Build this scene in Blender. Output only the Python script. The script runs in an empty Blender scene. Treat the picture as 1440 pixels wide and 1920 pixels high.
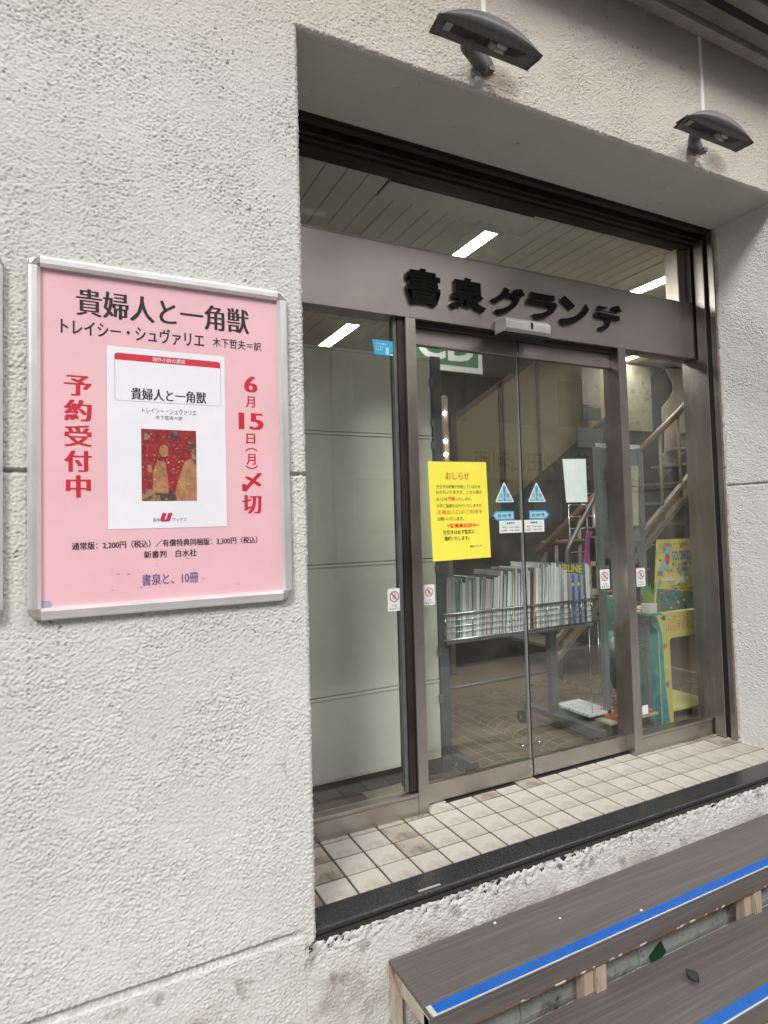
import bpy, bmesh, math, random
import numpy as np
from mathutils import Vector, Matrix
R = math.radians
scn = bpy.context.scene
COL = scn.collection
random.seed(7)
rng = np.random.default_rng(11)

# ------------------------------------------------------------------ camera
cam = bpy.data.cameras.new('camera'); cob = bpy.data.objects.new('camera', cam); COL.objects.link(cob)
r_ = Vector((0.88546815, -0.46385497, -0.02801289)); u_ = Vector((0.00455561, -0.05161399, 0.99865672)); f_ = Vector((0.46467774, 0.88440633, 0.0435894))
mw = Matrix.Identity(4)
for i in range(3):
    mw[i][0] = r_[i]; mw[i][1] = u_[i]; mw[i][2] = -f_[i]
mw[0][3], mw[1][3], mw[2][3] = -0.634815, -1.853003, 1.074651
cob.matrix_world = mw
cam.sensor_fit = 'AUTO'; cam.sensor_width = 36; cam.lens = 1182.864 / 1920 * 36
cam.shift_x = -33.409 / 1920; cam.shift_y = -28.848 / 1920
cam.clip_start = .02; cam.clip_end = 400
scn.camera = cob
# ------------------------------------------------------------------ light
world = bpy.data.worlds.new('World'); scn.world = world; world.use_nodes = True
nt = world.node_tree; nt.nodes.clear()
sky = nt.nodes.new('ShaderNodeTexSky'); sky.sky_type = 'NISHITA'; sky.sun_disc = False
SUN_EL, SUN_AZ = 42, -40          # azimuth: degrees from -Y towards -X (left of the street side)
sky.sun_elevation = R(SUN_EL); sky.sun_rotation = R(180 - SUN_AZ * -1)
sky.dust_density = 4; sky.air_density = 1.0; sky.ozone_density = 1.0
hs = nt.nodes.new('ShaderNodeHueSaturation'); hs.inputs['Saturation'].default_value = .22
bg = nt.nodes.new('ShaderNodeBackground'); bg.inputs['Strength'].default_value = .14
wo = nt.nodes.new('ShaderNodeOutputWorld')
nt.links.new(sky.outputs[0], hs.inputs['Color']); nt.links.new(hs.outputs[0], bg.inputs[0]); nt.links.new(bg.outputs[0], wo.inputs[0])
sl = bpy.data.lights.new('sun', 'SUN'); sl.energy = 2.5; sl.angle = R(16); sl.color = (1, .97, .93)
so = bpy.data.objects.new('sun', sl); COL.objects.link(so)
sd = Vector((-math.sin(R(40)) * math.cos(R(SUN_EL)), -math.cos(R(40)) * math.cos(R(SUN_EL)), math.sin(R(SUN_EL))))
so.rotation_euler = sd.to_track_quat('Z', 'Y').to_euler()
scn.view_settings.view_transform = 'Standard'; scn.view_settings.look = 'None'
scn.view_settings.exposure = .42; scn.view_settings.gamma = 1; scn.view_settings.use_curve_mapping = False
scn.render.engine = 'CYCLES'
scn.cycles.max_bounces = 10; scn.cycles.transparent_max_bounces = 24; scn.cycles.glossy_bounces = 4

# ------------------------------------------------------------------ materials
MATS = {}
def mat(name, col, rough=.5, metal=0, var=.12, scale=12, bump=0, bscale=60, stretch=(1, 1, 1), coat=0, emit=0, col2=None, c2lo=.5, c2hi=.7, c2scale=3, spec=.5, bstretch=None, detail=5):
    if name in MATS: return MATS[name]
    m = bpy.data.materials.new(name); m.use_nodes = True; n = m.node_tree; N = n.nodes; L = n.links
    b = N['Principled BSDF']; b.inputs['Roughness'].default_value = rough; b.inputs['Metallic'].default_value = metal
    b.inputs['Specular IOR Level'].default_value = spec
    tc = N.new('ShaderNodeTexCoord'); mp = N.new('ShaderNodeMapping'); mp.inputs['Scale'].default_value = stretch
    L.new(tc.outputs['Object'], mp.inputs[0])
    no = N.new('ShaderNodeTexNoise'); no.inputs['Scale'].default_value = scale; no.inputs['Detail'].default_value = detail; no.inputs['Roughness'].default_value = .65
    L.new(mp.outputs[0], no.inputs['Vector'])
    rp = N.new('ShaderNodeMapRange'); rp.inputs[1].default_value = .3; rp.inputs[2].default_value = .7
    rp.inputs[3].default_value = 1 - var; rp.inputs[4].default_value = 1 + var
    L.new(no.outputs[0], rp.inputs[0])
    mx = N.new('ShaderNodeMix'); mx.data_type = 'RGBA'; mx.blend_type = 'MULTIPLY'; mx.inputs['Factor'].default_value = 1
    mx.inputs[6].default_value = (*col, 1)
    L.new(rp.outputs[0], mx.inputs[7])
    out = mx.outputs[2]
    if col2:
        n2 = N.new('ShaderNodeTexNoise'); n2.inputs['Scale'].default_value = c2scale; n2.inputs['Detail'].default_value = 6; n2.inputs['Roughness'].default_value = .7
        L.new(mp.outputs[0], n2.inputs['Vector'])
        r2 = N.new('ShaderNodeMapRange'); r2.inputs[1].default_value = c2lo; r2.inputs[2].default_value = c2hi; L.new(n2.outputs[0], r2.inputs[0])
        m2 = N.new('ShaderNodeMix'); m2.data_type = 'RGBA'; L.new(r2.outputs[0], m2.inputs[0]); L.new(out, m2.inputs[6]); m2.inputs[7].default_value = (*col2, 1)
        out = m2.outputs[2]
    L.new(out, b.inputs['Base Color'])
    rr = N.new('ShaderNodeMapRange'); rr.inputs[3].default_value = max(.02, rough - .08); rr.inputs[4].default_value = min(1, rough + .1)
    L.new(no.outputs[0], rr.inputs[0]); L.new(rr.outputs[0], b.inputs['Roughness'])
    if coat: b.inputs['Coat Weight'].default_value = coat; b.inputs['Coat Roughness'].default_value = .12
    if emit: L.new(out, b.inputs['Emission Color']); b.inputs['Emission Strength'].default_value = emit
    if bump:
        nb = N.new('ShaderNodeTexNoise'); nb.inputs['Scale'].default_value = bscale; nb.inputs['Detail'].default_value = 4
        if bstretch:
            mq = N.new('ShaderNodeMapping'); mq.inputs['Scale'].default_value = bstretch; L.new(tc.outputs['Object'], mq.inputs[0]); L.new(mq.outputs[0], nb.inputs['Vector'])
        else: L.new(mp.outputs[0], nb.inputs['Vector'])
        bm_ = N.new('ShaderNodeBump'); bm_.inputs['Strength'].default_value = 1; bm_.inputs['Distance'].default_value = bump
        L.new(nb.outputs[0], bm_.inputs['Height']); L.new(bm_.outputs[0], b.inputs['Normal'])
    MATS[name] = m
    return m
def flat(name, col, rough=.6, coat=0): return mat(name, col, rough, var=.05, scale=30, coat=coat)
def glass(name, tint, rough=.0, dirt_veil=0):
    m = bpy.data.materials.new(name); m.use_nodes = True; n = m.node_tree; N = n.nodes; L = n.links; N.clear()
    o = N.new('ShaderNodeOutputMaterial'); t = N.new('ShaderNodeBsdfTransparent'); t.inputs[0].default_value = (*tint, 1)
    g = N.new('ShaderNodeBsdfGlossy'); g.inputs['Roughness'].default_value = rough
    lw = N.new('ShaderNodeLayerWeight'); lw.inputs['Blend'].default_value = .5
    pw = N.new('ShaderNodeMath'); pw.operation = 'POWER'; pw.inputs[1].default_value = 4.5; L.new(lw.outputs['Facing'], pw.inputs[0])
    fr = N.new('ShaderNodeMapRange'); fr.inputs[3].default_value = .055; fr.inputs[4].default_value = .9; L.new(pw.outputs[0], fr.inputs[0])
    mx = N.new('ShaderNodeMixShader'); L.new(fr.outputs[0], mx.inputs[0]); L.new(t.outputs[0], mx.inputs[1]); L.new(g.outputs[0], mx.inputs[2])
    out = mx.outputs[0]
    if dirt_veil:
        d = N.new('ShaderNodeBsdfDiffuse'); d.inputs[0].default_value = (.5, .5, .47, 1)  # thin grime plus painted haze for the veiled street reflection
        tc = N.new('ShaderNodeTexCoord'); no = N.new('ShaderNodeTexNoise'); no.inputs['Scale'].default_value = 3; no.inputs['Detail'].default_value = 8; no.inputs['Roughness'].default_value = .7
        L.new(tc.outputs['Object'], no.inputs['Vector'])
        rp = N.new('ShaderNodeMapRange'); rp.inputs[1].default_value = .45; rp.inputs[2].default_value = .8; rp.inputs[3].default_value = .01; rp.inputs[4].default_value = dirt_veil
        L.new(no.outputs[0], rp.inputs[0]); m2 = N.new('ShaderNodeMixShader'); L.new(rp.outputs[0], m2.inputs[0]); L.new(out, m2.inputs[1]); L.new(d.outputs[0], m2.inputs[2]); out = m2.outputs[0]
    L.new(out, o.inputs[0])
    return m
STEEL = mat('bronze_steel', (.49, .455, .425), .31, 1, var=.10, scale=3, stretch=(1, 1, 1), bump=.0003, bscale=18, bstretch=(2, 2, 60), col2=(.36, .31, .285), c2lo=.52, c2hi=.75, c2scale=4)
STEELH = mat('bronze_steel_header', (.385, .36, .335), .36, 1, var=.08, scale=2, bump=.0002, bscale=18, bstretch=(2, 2, 60))
STEELD = mat('bronze_steel_dark', (.06, .052, .048), .45, .8, var=.2, scale=5)
BLACK = mat('black_gap', (.008, .008, .008), .8, var=.1)
CHROME = mat('chrome_wire', (.45, .46, .46), .25, 1, var=.1)
GREYMETAL = mat('grey_steel', (.16, .17, .17), .4, .6, var=.15)
GREYPOST = mat('grey_painted_post', (.085, .095, .1), .5, .2, var=.15)
ALU = mat('aluminium', (.78, .78, .79), .38, .7, var=.06, scale=8, bump=.0002, bscale=300)
PANE = glass('pane_glass', (.965, .98, .97), dirt_veil=.075)
CREAM = mat('cream_painted_steel', (.64, .65, .57), .45, var=.05, scale=3, coat=.15, col2=(.13, .12, .09), c2lo=.685, c2hi=.70, c2scale=55)
BLACKSIGN = mat('black_letter', (.003, .003, .003), .7, var=.2, spec=.15)

# ------------------------------------------------------------------ helpers
def meta(o, label=None, cat=None, group=None, kind=None):
    if label: o['label'] = label
    if cat: o['category'] = cat
    if group: o['group'] = group
    if kind: o['kind'] = kind
    return o
def thing(name, label, cat, loc=(0, 0, 0), group=None, rot=(0, 0, 0)):
    o = bpy.data.objects.new(name, None); COL.objects.link(o); o.location = loc; o.rotation_euler = rot
    o.empty_display_size = .05
    return meta(o, label, cat, group)
def link(name, me, parent=None, label=None):
    o = bpy.data.objects.new(name, me); COL.objects.link(o)
    if parent: o.parent = parent
    if label: o['label'] = label
    return o
class MB:
    """mesh builder: collects shapes with material slots"""
    def __init__(s): s.v = []; s.f = []; s.m = []; s.mats = []; s.sm = []
    def mi(s, m):
        if m not in s.mats: s.mats.append(m)
        return s.mats.index(m)
    def add(s, vs, fs, m, smooth=False):
        b = len(s.v); s.v += [tuple(v) for v in vs]; i = s.mi(m)
        for f in fs: s.f.append(tuple(b + k for k in f)); s.m.append(i); s.sm.append(smooth)
        return s
    def box(s, x0, x1, y0, y1, z0, z1, m, rot=None, piv=None):
        vs = [Vector((x, y, z)) for x in (x0, x1) for y in (y0, y1) for z in (z0, z1)]
        if rot:
            p = Vector(piv) if piv else Vector(((x0 + x1) / 2, (y0 + y1) / 2, (z0 + z1) / 2))
            from mathutils import Euler
            q = Euler(rot).to_matrix(); vs = [q @ (v - p) + p for v in vs]
        return s.add(vs, [(0, 1, 3, 2), (4, 6, 7, 5), (0, 4, 5, 1), (2, 3, 7, 6), (0, 2, 6, 4), (1, 5, 7, 3)], m)
    def tube(s, pts, r, m, n=8, cap=True, smooth=True):
        pts = [Vector(p) for p in pts]; rs = r if isinstance(r, (list, tuple)) else [r] * len(pts)
        vs = []; fs = []
        prev = None
        for i, p in enumerate(pts):
            d = (pts[min(i + 1, len(pts) - 1)] - pts[max(i - 1, 0)]).normalized()
            a = prev if prev is not None else (Vector((0, 0, 1)) if abs(d.z) < .9 else Vector((1, 0, 0)))
            a = (a - d * a.dot(d)).normalized(); b = d.cross(a); prev = a
            for k in range(n):
                t = 2 * math.pi * k / n; vs.append(p + (a * math.cos(t) + b * math.sin(t)) * rs[i])
        for i in range(len(pts) - 1):
            for k in range(n):
                fs.append((i * n + k, i * n + (k + 1) % n, (i + 1) * n + (k + 1) % n, (i + 1) * n + k))
        if cap: fs.append(tuple(range(n - 1, -1, -1))); fs.append(tuple((len(pts) - 1) * n + k for k in range(n)))
        return s.add(vs, fs, m, smooth)
    def prism(s, poly, axis, a0, a1, m):
        """poly: 2D points; axis 'y' -> (x,z) extruded in y, 'z' -> (x,y), 'x' -> (y,z)"""
        def P(p, a): return {'y': (p[0], a, p[1]), 'z': (p[0], p[1], a), 'x': (a, p[0], p[1])}[axis]
        n = len(poly); vs = [P(p, a0) for p in poly] + [P(p, a1) for p in poly]
        fs = [tuple(range(n)), tuple(range(2 * n - 1, n - 1, -1))] + [(i, n + i, n + (i + 1) % n, (i + 1) % n) for i in range(n)]
        return s.add(vs, fs, m)
    def build(s, name, parent=None, bevel=0, label=None, fix=True):
        me = bpy.data.meshes.new(name); me.from_pydata(s.v, [], s.f)
        for m in s.mats: me.materials.append(m)
        me.polygons.foreach_set('material_index', s.m); me.polygons.foreach_set('use_smooth', s.sm)
        me.validate(); me.update()
        if fix:
            b = bmesh.new(); b.from_mesh(me); bmesh.ops.recalc_face_normals(b, faces=b.faces); b.to_mesh(me); b.free()
        o = link(name, me, parent, label)
        if bevel:
            q = o.modifiers.new('bevel', 'BEVEL'); q.width = bevel; q.segments = 2; q.limit_method = 'ANGLE'; q.angle_limit = R(40)
        return o
def B(name, parent, m, x0, x1, y0, y1, z0, z1, bevel=.0015, label=None):
    return MB().box(x0, x1, y0, y1, z0, z1, m).build(name, parent, bevel, label)

# flat print on a plane: frame = (origin, u, v, n)
class Sheet:
    def __init__(s, o, u, v):
        s.o = Vector(o); s.u = Vector(u).normalized(); s.v = Vector(v).normalized(); s.n = s.u.cross(s.v).normalized()
    def P(s, a, b, h=0): return s.o + s.u * a + s.v * b + s.n * h
FRONT = lambda y: Sheet((0, y, 0), (1, 0, 0), (0, 0, 1))     # coordinates become world x, z; n points to -Y (street)
TCACHE = {}
def glyphs(text, offset=0, extrude=0, shear=0):
    k = (text, offset, extrude, shear)
    if k in TCACHE: return TCACHE[k]
    c = bpy.data.curves.new('lettering', 'FONT'); c.body = text; c.offset = offset; c.extrude = extrude; c.shear = shear
    c.resolution_u = 3; c.align_x = 'LEFT'
    o = bpy.data.objects.new('lettering', c); COL.objects.link(o); bpy.context.view_layer.update()
    me = bpy.data.meshes.new_from_object(o.evaluated_get(bpy.context.evaluated_depsgraph_get()))
    vs = np.array([v.co[:] for v in me.vertices]); fs = [tuple(p.vertices) for p in me.polygons]
    bpy.data.objects.remove(o); bpy.data.curves.remove(c); bpy.data.meshes.remove(me)
    TCACHE[k] = (vs, fs); return vs, fs
def text(mb, sh, s, box, m, h=.0006, offset=0, mincho=0, shear=0, squeeze=True, align='fill'):
    """lay a line of text into box=(u0,v0,u1,v1) on sheet"""
    vs, fs = glyphs(s, offset, 0, shear)
    if not len(vs): return
    lo, hi = vs.min(0), vs.max(0); W, H = box[2] - box[0], box[3] - box[1]
    sx = W / max(hi[0] - lo[0], 1e-6); sy = H / max(hi[1] - lo[1], 1e-6)
    for j in range(7 if mincho else 1):
        dx = (j - 3) / 3 * mincho if mincho else 0
        V = [sh.P(box[0] + (v[0] - lo[0] + dx) * sx, box[1] + (v[1] - lo[1]) * sy, h + j * .00002) for v in vs]
        mb.add(V, fs, m)
def rectp(mb, sh, u0, v0, u1, v1, h, m, th=0):
    if th:
        vs = [sh.P(a, b, c) for c in (h - th, h) for a, b in ((u0, v0), (u1, v0), (u1, v1), (u0, v1))]
        return mb.add(vs, [(0, 3, 2, 1), (4, 5, 6, 7), (0, 1, 5, 4), (1, 2, 6, 5), (2, 3, 7, 6), (3, 0, 4, 7)], m)
    return mb.add([sh.P(u0, v0, h), sh.P(u1, v0, h), sh.P(u1, v1, h), sh.P(u0, v1, h)], [(0, 1, 2, 3)], m)
def polyp(mb, sh, pts, h, m, th=0):
    n = len(pts)
    if th:
        vs = [sh.P(a, b, h - th) for a, b in pts] + [sh.P(a, b, h) for a, b in pts]
        return mb.add(vs, [tuple(range(n - 1, -1, -1)), tuple(range(n, 2 * n))] + [(i, (i + 1) % n, n + (i + 1) % n, n + i) for i in range(n)], m)
    return mb.add([sh.P(a, b, h) for a, b in pts], [tuple(range(n))], m)
def disc(cx, cy, rx, ry=None, n=24, a0=0, a1=360):
    ry = ry or rx; full = abs(a1 - a0) >= 360
    k = n if full else n + 1
    return [(cx + rx * math.cos(R(a0 + (a1 - a0) * i / n)), cy + ry * math.sin(R(a0 + (a1 - a0) * i / n))) for i in range(k)]
def ringp(mb, sh, cx, cy, r0, r1, h, m, n=28, sq=1):
    a = disc(cx, cy, r0 * sq, r0, n); b = disc(cx, cy, r1 * sq, r1, n)
    mb.add([sh.P(p[0], p[1], h) for p in a + b], [(i, (i + 1) % n, n + (i + 1) % n, n + i) for i in range(n)], m)
def rrect(u0, v0, u1, v1, r, n=4):
    o = []
    for cx, cy, a in ((u1 - r, v1 - r, 0), (u0 + r, v1 - r, 90), (u0 + r, v0 + r, 180), (u1 - r, v0 + r, 270)):
        o += [(cx + r * math.cos(R(a + 90 * i / n)), cy + r * math.sin(R(a + 90 * i / n))) for i in range(n + 1)]
    return o
def copy_tree(o, parent=None):
    c = o.copy(); COL.objects.link(c); c.parent = parent
    for ch in o.children: copy_tree(ch, c)
    return c

# ================================================================== roughcast wall (real relief)
YW = -.2186; XL = -.0662; XR = 2.1765; ZT = 2.479; RC = .009
NN = 1280; ST = .0026
def band(lx, lz, seed, spread=.35):
    g = np.random.default_rng(seed).standard_normal((NN, NN)); F = np.fft.fft2(g)
    kz = np.fft.fftfreq(NN, ST)[:, None]; kx = np.fft.fftfreq(NN, ST)[None, :]
    q = np.sqrt(((kx + .18 * kz) * lx) ** 2 + (kz * lz) ** 2)
    F *= np.exp(-((q - 1) / spread) ** 2)
    a = np.fft.ifft2(F).real; return a / a.std()
n1 = band(.0205, .0148, 1, .42); n2 = band(.0095, .008, 2, .5); n3 = band(.3, .3, 3, .8)
HF = np.sqrt(np.abs(n1) + .03) * .75 + n2 * .38
HF = (HF - HF.mean()); HF /= HF.std()
n3 = np.clip(n3, -1.6, 1.6); HF = HF * (1 + .22 * n3) + .2 * n3
HF = np.clip(HF, -2.6, 2.4)
def field(s, z):
    a = (np.asarray(s) / ST) % NN; b = (np.asarray(z) / ST) % NN
    i = np.floor(a).astype(int) % NN; j = np.floor(b).astype(int) % NN; fa = a - np.floor(a); fb = b - np.floor(b)
    i2 = (i + 1) % NN; j2 = (j + 1) % NN
    return HF[j, i] * (1 - fa) * (1 - fb) + HF[j, i2] * fa * (1 - fb) + HF[j2, i] * (1 - fa) * fb + HF[j2, i2] * fa * fb
AMP = .00135
def gridmesh(name, P, H, mask, m, parent, kind=None):
    """P: (nz,nx,3) positions, H: (nz,nx) relief attribute, mask (nz-1,nx-1) keep"""
    nz, nx = P.shape[:2]
    idx = np.arange(nz * nx).reshape(nz, nx)
    q = np.stack([idx[:-1, :-1], idx[:-1, 1:], idx[1:, 1:], idx[1:, :-1]], -1)[mask]
    used = np.zeros(nz * nx, bool); used[q.ravel()] = True
    re = np.cumsum(used) - 1; q = re[q]; V = P.reshape(-1, 3)[used]; Hh = H.reshape(-1)[used]
    me = bpy.data.meshes.new(name); me.vertices.add(len(V)); me.vertices.foreach_set('co', V.astype(np.float32).ravel())
    me.loops.add(q.size); me.loops.foreach_set('vertex_index', q.astype(np.int32).ravel())
    me.polygons.add(len(q)); me.polygons.foreach_set('loop_start', np.arange(0, q.size, 4, dtype=np.int32))
    me.polygons.foreach_set('use_smooth', np.ones(len(q), bool))
    me.update(calc_edges=True)
    at = me.attributes.new('relief', 'FLOAT', 'POINT'); at.data.foreach_set('value', Hh.astype(np.float32))
    me.materials.append(m)
    return link(name, me, parent)
def stucco_mat(name, col, dirt_veil, stain_shade=True):
    m = bpy.data.materials.new(name); m.use_nodes = True; n = m.node_tree; N = n.nodes; L = n.links
    b = N['Principled BSDF']; b.inputs['Roughness'].default_value = .82; b.inputs['Specular IOR Level'].default_value = .3
    tc = N.new('ShaderNodeTexCoord')
    def noise(scale, det=5, st=(1, 1, 1), rough=.6):
        mp = N.new('ShaderNodeMapping'); mp.inputs['Scale'].default_value = st; L.new(tc.outputs['Object'], mp.inputs[0])
        t = N.new('ShaderNodeTexNoise'); t.inputs['Scale'].default_value = scale; t.inputs['Detail'].default_value = det; t.inputs['Roughness'].default_value = rough
        L.new(mp.outputs[0], t.inputs['Vector']); return t.outputs[0]
    def mrange(src, a, b_, c, d):
        r = N.new('ShaderNodeMapRange'); r.inputs[1].default_value = a; r.inputs[2].default_value = b_; r.inputs[3].default_value = c; r.inputs[4].default_value = d
        L.new(src, r.inputs[0]); return r.outputs[0]
    def mixc(fac, A, Bc, mode='MIX'):
        x = N.new('ShaderNodeMix'); x.data_type = 'RGBA'; x.blend_type = mode
        if isinstance(fac, float): x.inputs[0].default_value = fac
        else: L.new(fac, x.inputs[0])
        for k, v in ((6, A), (7, Bc)):
            if isinstance(v, tuple): x.inputs[k].default_value = (*v, 1)
            else: L.new(v, x.inputs[k])
        return x.outputs[2]
    at = N.new('ShaderNodeAttribute'); at.attribute_name = 'relief'
    c = mixc(mrange(noise(2.2), .35, .7, 0., 1.), col, tuple(k * .90 for k in col))
    c = mixc(mrange(noise(1.3, 7, (1, 1, .35), .7), .5, .72, 0., .35), c, dirt_veil)          # broad weather stains, running down
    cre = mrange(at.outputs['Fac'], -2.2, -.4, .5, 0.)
    c = mixc(cre, c, tuple(k * .42 for k in dirt_veil))                                       # crevices darkened: grime plus painted shade to deepen the relief
    sp = mrange(noise(38, 2), .70, .76, 0., .6); c = mixc(sp, c, (.16, .14, .11))        # small dark specks
    if stain_shade:
        sx = N.new('ShaderNodeSeparateXYZ'); L.new(tc.outputs['Object'], sx.inputs[0])
        def mth(op, a, b_=None):
            k = N.new('ShaderNodeMath'); k.operation = op
            for i, v in ((0, a), (1, b_)):
                if v is None: continue
                if isinstance(v, (int, float)): k.inputs[i].default_value = v
                else: L.new(v, k.inputs[i])
            return k.outputs[0]
        c = mixc(mrange(sx.outputs[2], 2.2, 2.6, 0., .75), c, mixc(mrange(noise(3, 6), .35, .65, 0., 1.), (.50, .465, .40), (.43, .395, .33)))  # yellowed lintel, darkened further to stand in for canopy shade
        for cx in (.64, 1.72):       # lamp's cast shadow painted in with brown staining, low right of each bracket
            dx = mth('DIVIDE', mth('SUBTRACT', sx.outputs[0], cx), .085); dz = mth('DIVIDE', mth('SUBTRACT', sx.outputs[2], 2.535), .055)
            d = mth('ADD', mth('MULTIPLY', dx, dx), mth('MULTIPLY', dz, dz))
            c = mixc(mrange(d, 0., 1.2, .75, 0.), c, (.17, .125, .09))
        # darker strip under the cornice; brown grime along the foot near the steps
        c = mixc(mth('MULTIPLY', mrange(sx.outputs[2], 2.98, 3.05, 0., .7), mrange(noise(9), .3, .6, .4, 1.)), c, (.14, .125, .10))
        k1 = mth('MULTIPLY', mrange(sx.outputs[2], -.02, .0, 1., 0.), mrange(noise(16, 7), .56, .68, 0., .6)); c = mixc(k1, c, (.15, .13, .105))
        k3 = mth('MULTIPLY', mrange(sx.outputs[2], -.06, -.14, 0., 1.), mrange(noise(7, 7), .42, .62, 0., .55)); c = mixc(k3, c, (.20, .16, .12))
    if stain_shade:     # small black pits in the patch under the granite edge
        ms = mth('MULTIPLY', mth('MULTIPLY', mrange(sx.outputs[0], .30, .5, 0., 1.), mrange(sx.outputs[0], 1.0, 1.3, 1., .35)), mrange(sx.outputs[2], -.02, -.016, 1., 0.))
        ms = mth('MULTIPLY', ms, mrange(sx.outputs[2], -.095, -.05, 0., 1.)); c = mixc(mth('MULTIPLY', ms, mrange(noise(30, 3), .60, .64, 0., .9)), c, (.04, .036, .03))
        c = mixc(mth('MULTIPLY', mrange(noise(60, 2), .66, .69, 0., .8), mrange(noise(2.5, 2), .55, .62, 0., 1.)), c, (.10, .09, .075))
    L.new(c, b.inputs['Base Color'])
    nb = N.new('ShaderNodeTexNoise'); nb.inputs['Scale'].default_value = 190; nb.inputs['Detail'].default_value = 5; L.new(tc.outputs['Object'], nb.inputs['Vector'])
    bu = N.new('ShaderNodeBump'); bu.inputs['Strength'].default_value = .7; bu.inputs['Distance'].default_value = .0026
    L.new(nb.outputs[0], bu.inputs['Height']); L.new(bu.outputs[0], b.inputs['Normal'])
    return m
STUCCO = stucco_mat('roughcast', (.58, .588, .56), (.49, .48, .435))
STUCCO2 = stucco_mat('roughcast_reveal', (.66, .665, .64), (.47, .45, .40), False)

bld = thing('bookshop_building', 'cream roughcast building wall around the glass bookshop entrance', 'building', (0, 0, 0))
# front face with the opening, the corner rolls into the opening
zs = np.arange(-.42, 3.06, .0029)
xs = np.concatenate([np.arange(-1.25, -.95, .006), np.arange(-.95, 0.02, .0028), np.arange(0.02, 2.4, .0032), np.arange(2.4, 3.3, .02)])
def snap(a, v): a[np.argmin(abs(a - v))] = v
for v in (XL, XR): snap(xs, v)
for v in (ZT, -.020): snap(zs, v)
X, Z = np.meshgrid(xs, zs)
dx = np.maximum(np.maximum(XL - X, X - XR), 0); dz = np.maximum(Z - ZT, 0)
low = Z <= .0
dop = np.sqrt(dx ** 2 + dz ** 2); dop[Z < -.0195] = 9
H = field(X, Z)
t = np.clip(1 - dop / (RC * 1.2), 0, 1) * (math.pi / 2)
den = np.maximum(dop, 1e-9); ox = np.where(X < XL, 1, np.where(X > XR, -1, 0)) * dx / den; oz = -dz / den
at_edge = dop < 1e-6
ox = np.where(at_edge, np.where(abs(X - XL) < 1e-6, 1., np.where(abs(X - XR) < 1e-6, -1., 0.)), ox)
oz = np.where(at_edge, np.where(abs(Z - ZT) < 1e-6, -1., 0.), oz)
nx_ = ox * np.sin(t); nz_ = oz * np.sin(t); ny_ = -np.cos(t)
Px = X + H * AMP * nx_; Pz = Z + H * AMP * nz_; Py = YW + RC * (1 - np.cos(t)) + H * AMP * ny_
# horizontal joints (recessed), the lower one only left of the door
def groove(zc, w, dep, cond):
    g = np.clip(1 - np.abs(Z + (0 if zc > .1 else 0) - zc) / w, 0, 1) ** .5
    return np.where(cond, g * dep, 0)
G1 = groove(1.2165, .0065, .010, (X < XL) | (X > XR)); Py += G1
zlow = .013 + .006 * np.clip((X + .4) / .3, 0, 1)
g2 = np.clip(1 - np.abs(Z - .0145) / .011, 0, 1) ** .4 * np.clip((-.085 - X) / .05, 0, 1); Py += g2 * .009
# broken render below the granite edge
brk = np.clip((-.016 - Z) / .004, 0, 1) * (X > XL - .03)
lump = field(X * .33 + 1.1, Z * .33); Py += brk * (.002 + .004 * np.clip(lump, -1, 1.5) * np.exp(-np.clip(-.02 - Z, 0, 1) / .035))
Hc = H - 2.5 * (G1 > .004) - 1.5 * (g2 > .5) - brk * 1.6 * (lump > 1.0) * np.exp(-np.clip(-.02 - Z, 0, 1) / .03)
P = np.stack([Px, Py, Pz], -1)
xm = (xs[:-1] + xs[1:]) / 2; zm = (zs[:-1] + zs[1:]) / 2; XM, ZM = np.meshgrid(xm, zm)
keep = ~((XM > XL) & (XM < XR) & (ZM > -.020) & (ZM < ZT))
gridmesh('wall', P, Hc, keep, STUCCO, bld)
# right reveal (faces the camera), left reveal, soffit
def reveal(xc, sgn, name, mtl):
    ys = np.arange(YW + RC, .135 if sgn > 0 else .25, .003); zz = np.arange(0, ZT + .012, .003); Yg, Zg = np.meshgrid(ys, zz)
    s = xc + sgn * (Yg - YW - RC); Hh = field(s, Zg) * np.clip((Yg - YW) * 0 + 1, 0, 1)
    g = np.clip(1 - np.abs(Zg - 1.2165) / .0065, 0, 1) ** .5 * .008
    Pp = np.stack([xc - sgn * (Hh * AMP * -1) * -1 * 1 + sgn * 0 + (g * sgn), Yg, Zg], -1)
    Pp[..., 0] = xc - sgn * 0 + (-sgn) * Hh * AMP + sgn * g
    gridmesh(name, Pp, Hh - 2.5 * (g > .004), np.ones((len(zz) - 1, len(ys) - 1), bool), mtl, bld)
reveal(XR, 1, 'reveal', STUCCO2); reveal(XL, -1, 'reveal', STUCCO2)
ys = np.arange(YW + RC, .14, .005); xx = np.arange(XL - .01, XR + .016, .0055); Xg, Yg = np.meshgrid(xx, ys)
Hs = field(Xg, ZT - (Yg - YW - RC)) * np.clip(1 - (Yg - YW) / .05, .12, 1)
step_ = np.clip((Yg - YW - .028) / .006, 0, 1) * .004
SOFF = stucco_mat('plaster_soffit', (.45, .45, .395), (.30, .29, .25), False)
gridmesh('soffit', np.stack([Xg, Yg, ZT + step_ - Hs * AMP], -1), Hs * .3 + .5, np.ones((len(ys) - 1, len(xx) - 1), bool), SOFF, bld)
JOINT = mat('white_sealant', (.74, .73, .70), .5, var=.08, scale=20)
for x in (.577, 1.667):
    MB().box(x - .009, x + .009, YW - .0055, YW + .01, ZT + .17 if x > 1 else ZT + .18, 3.045, JOINT).build('joint_strip', bld, .002)
DIRTMETAL = mat('dusty_grey_metal', (.20, .195, .175), .55, .3, var=.2, scale=6, stretch=(.3, 1, 1), col2=(.09, .08, .065), c2lo=.5, c2hi=.72, c2scale=5)
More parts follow.
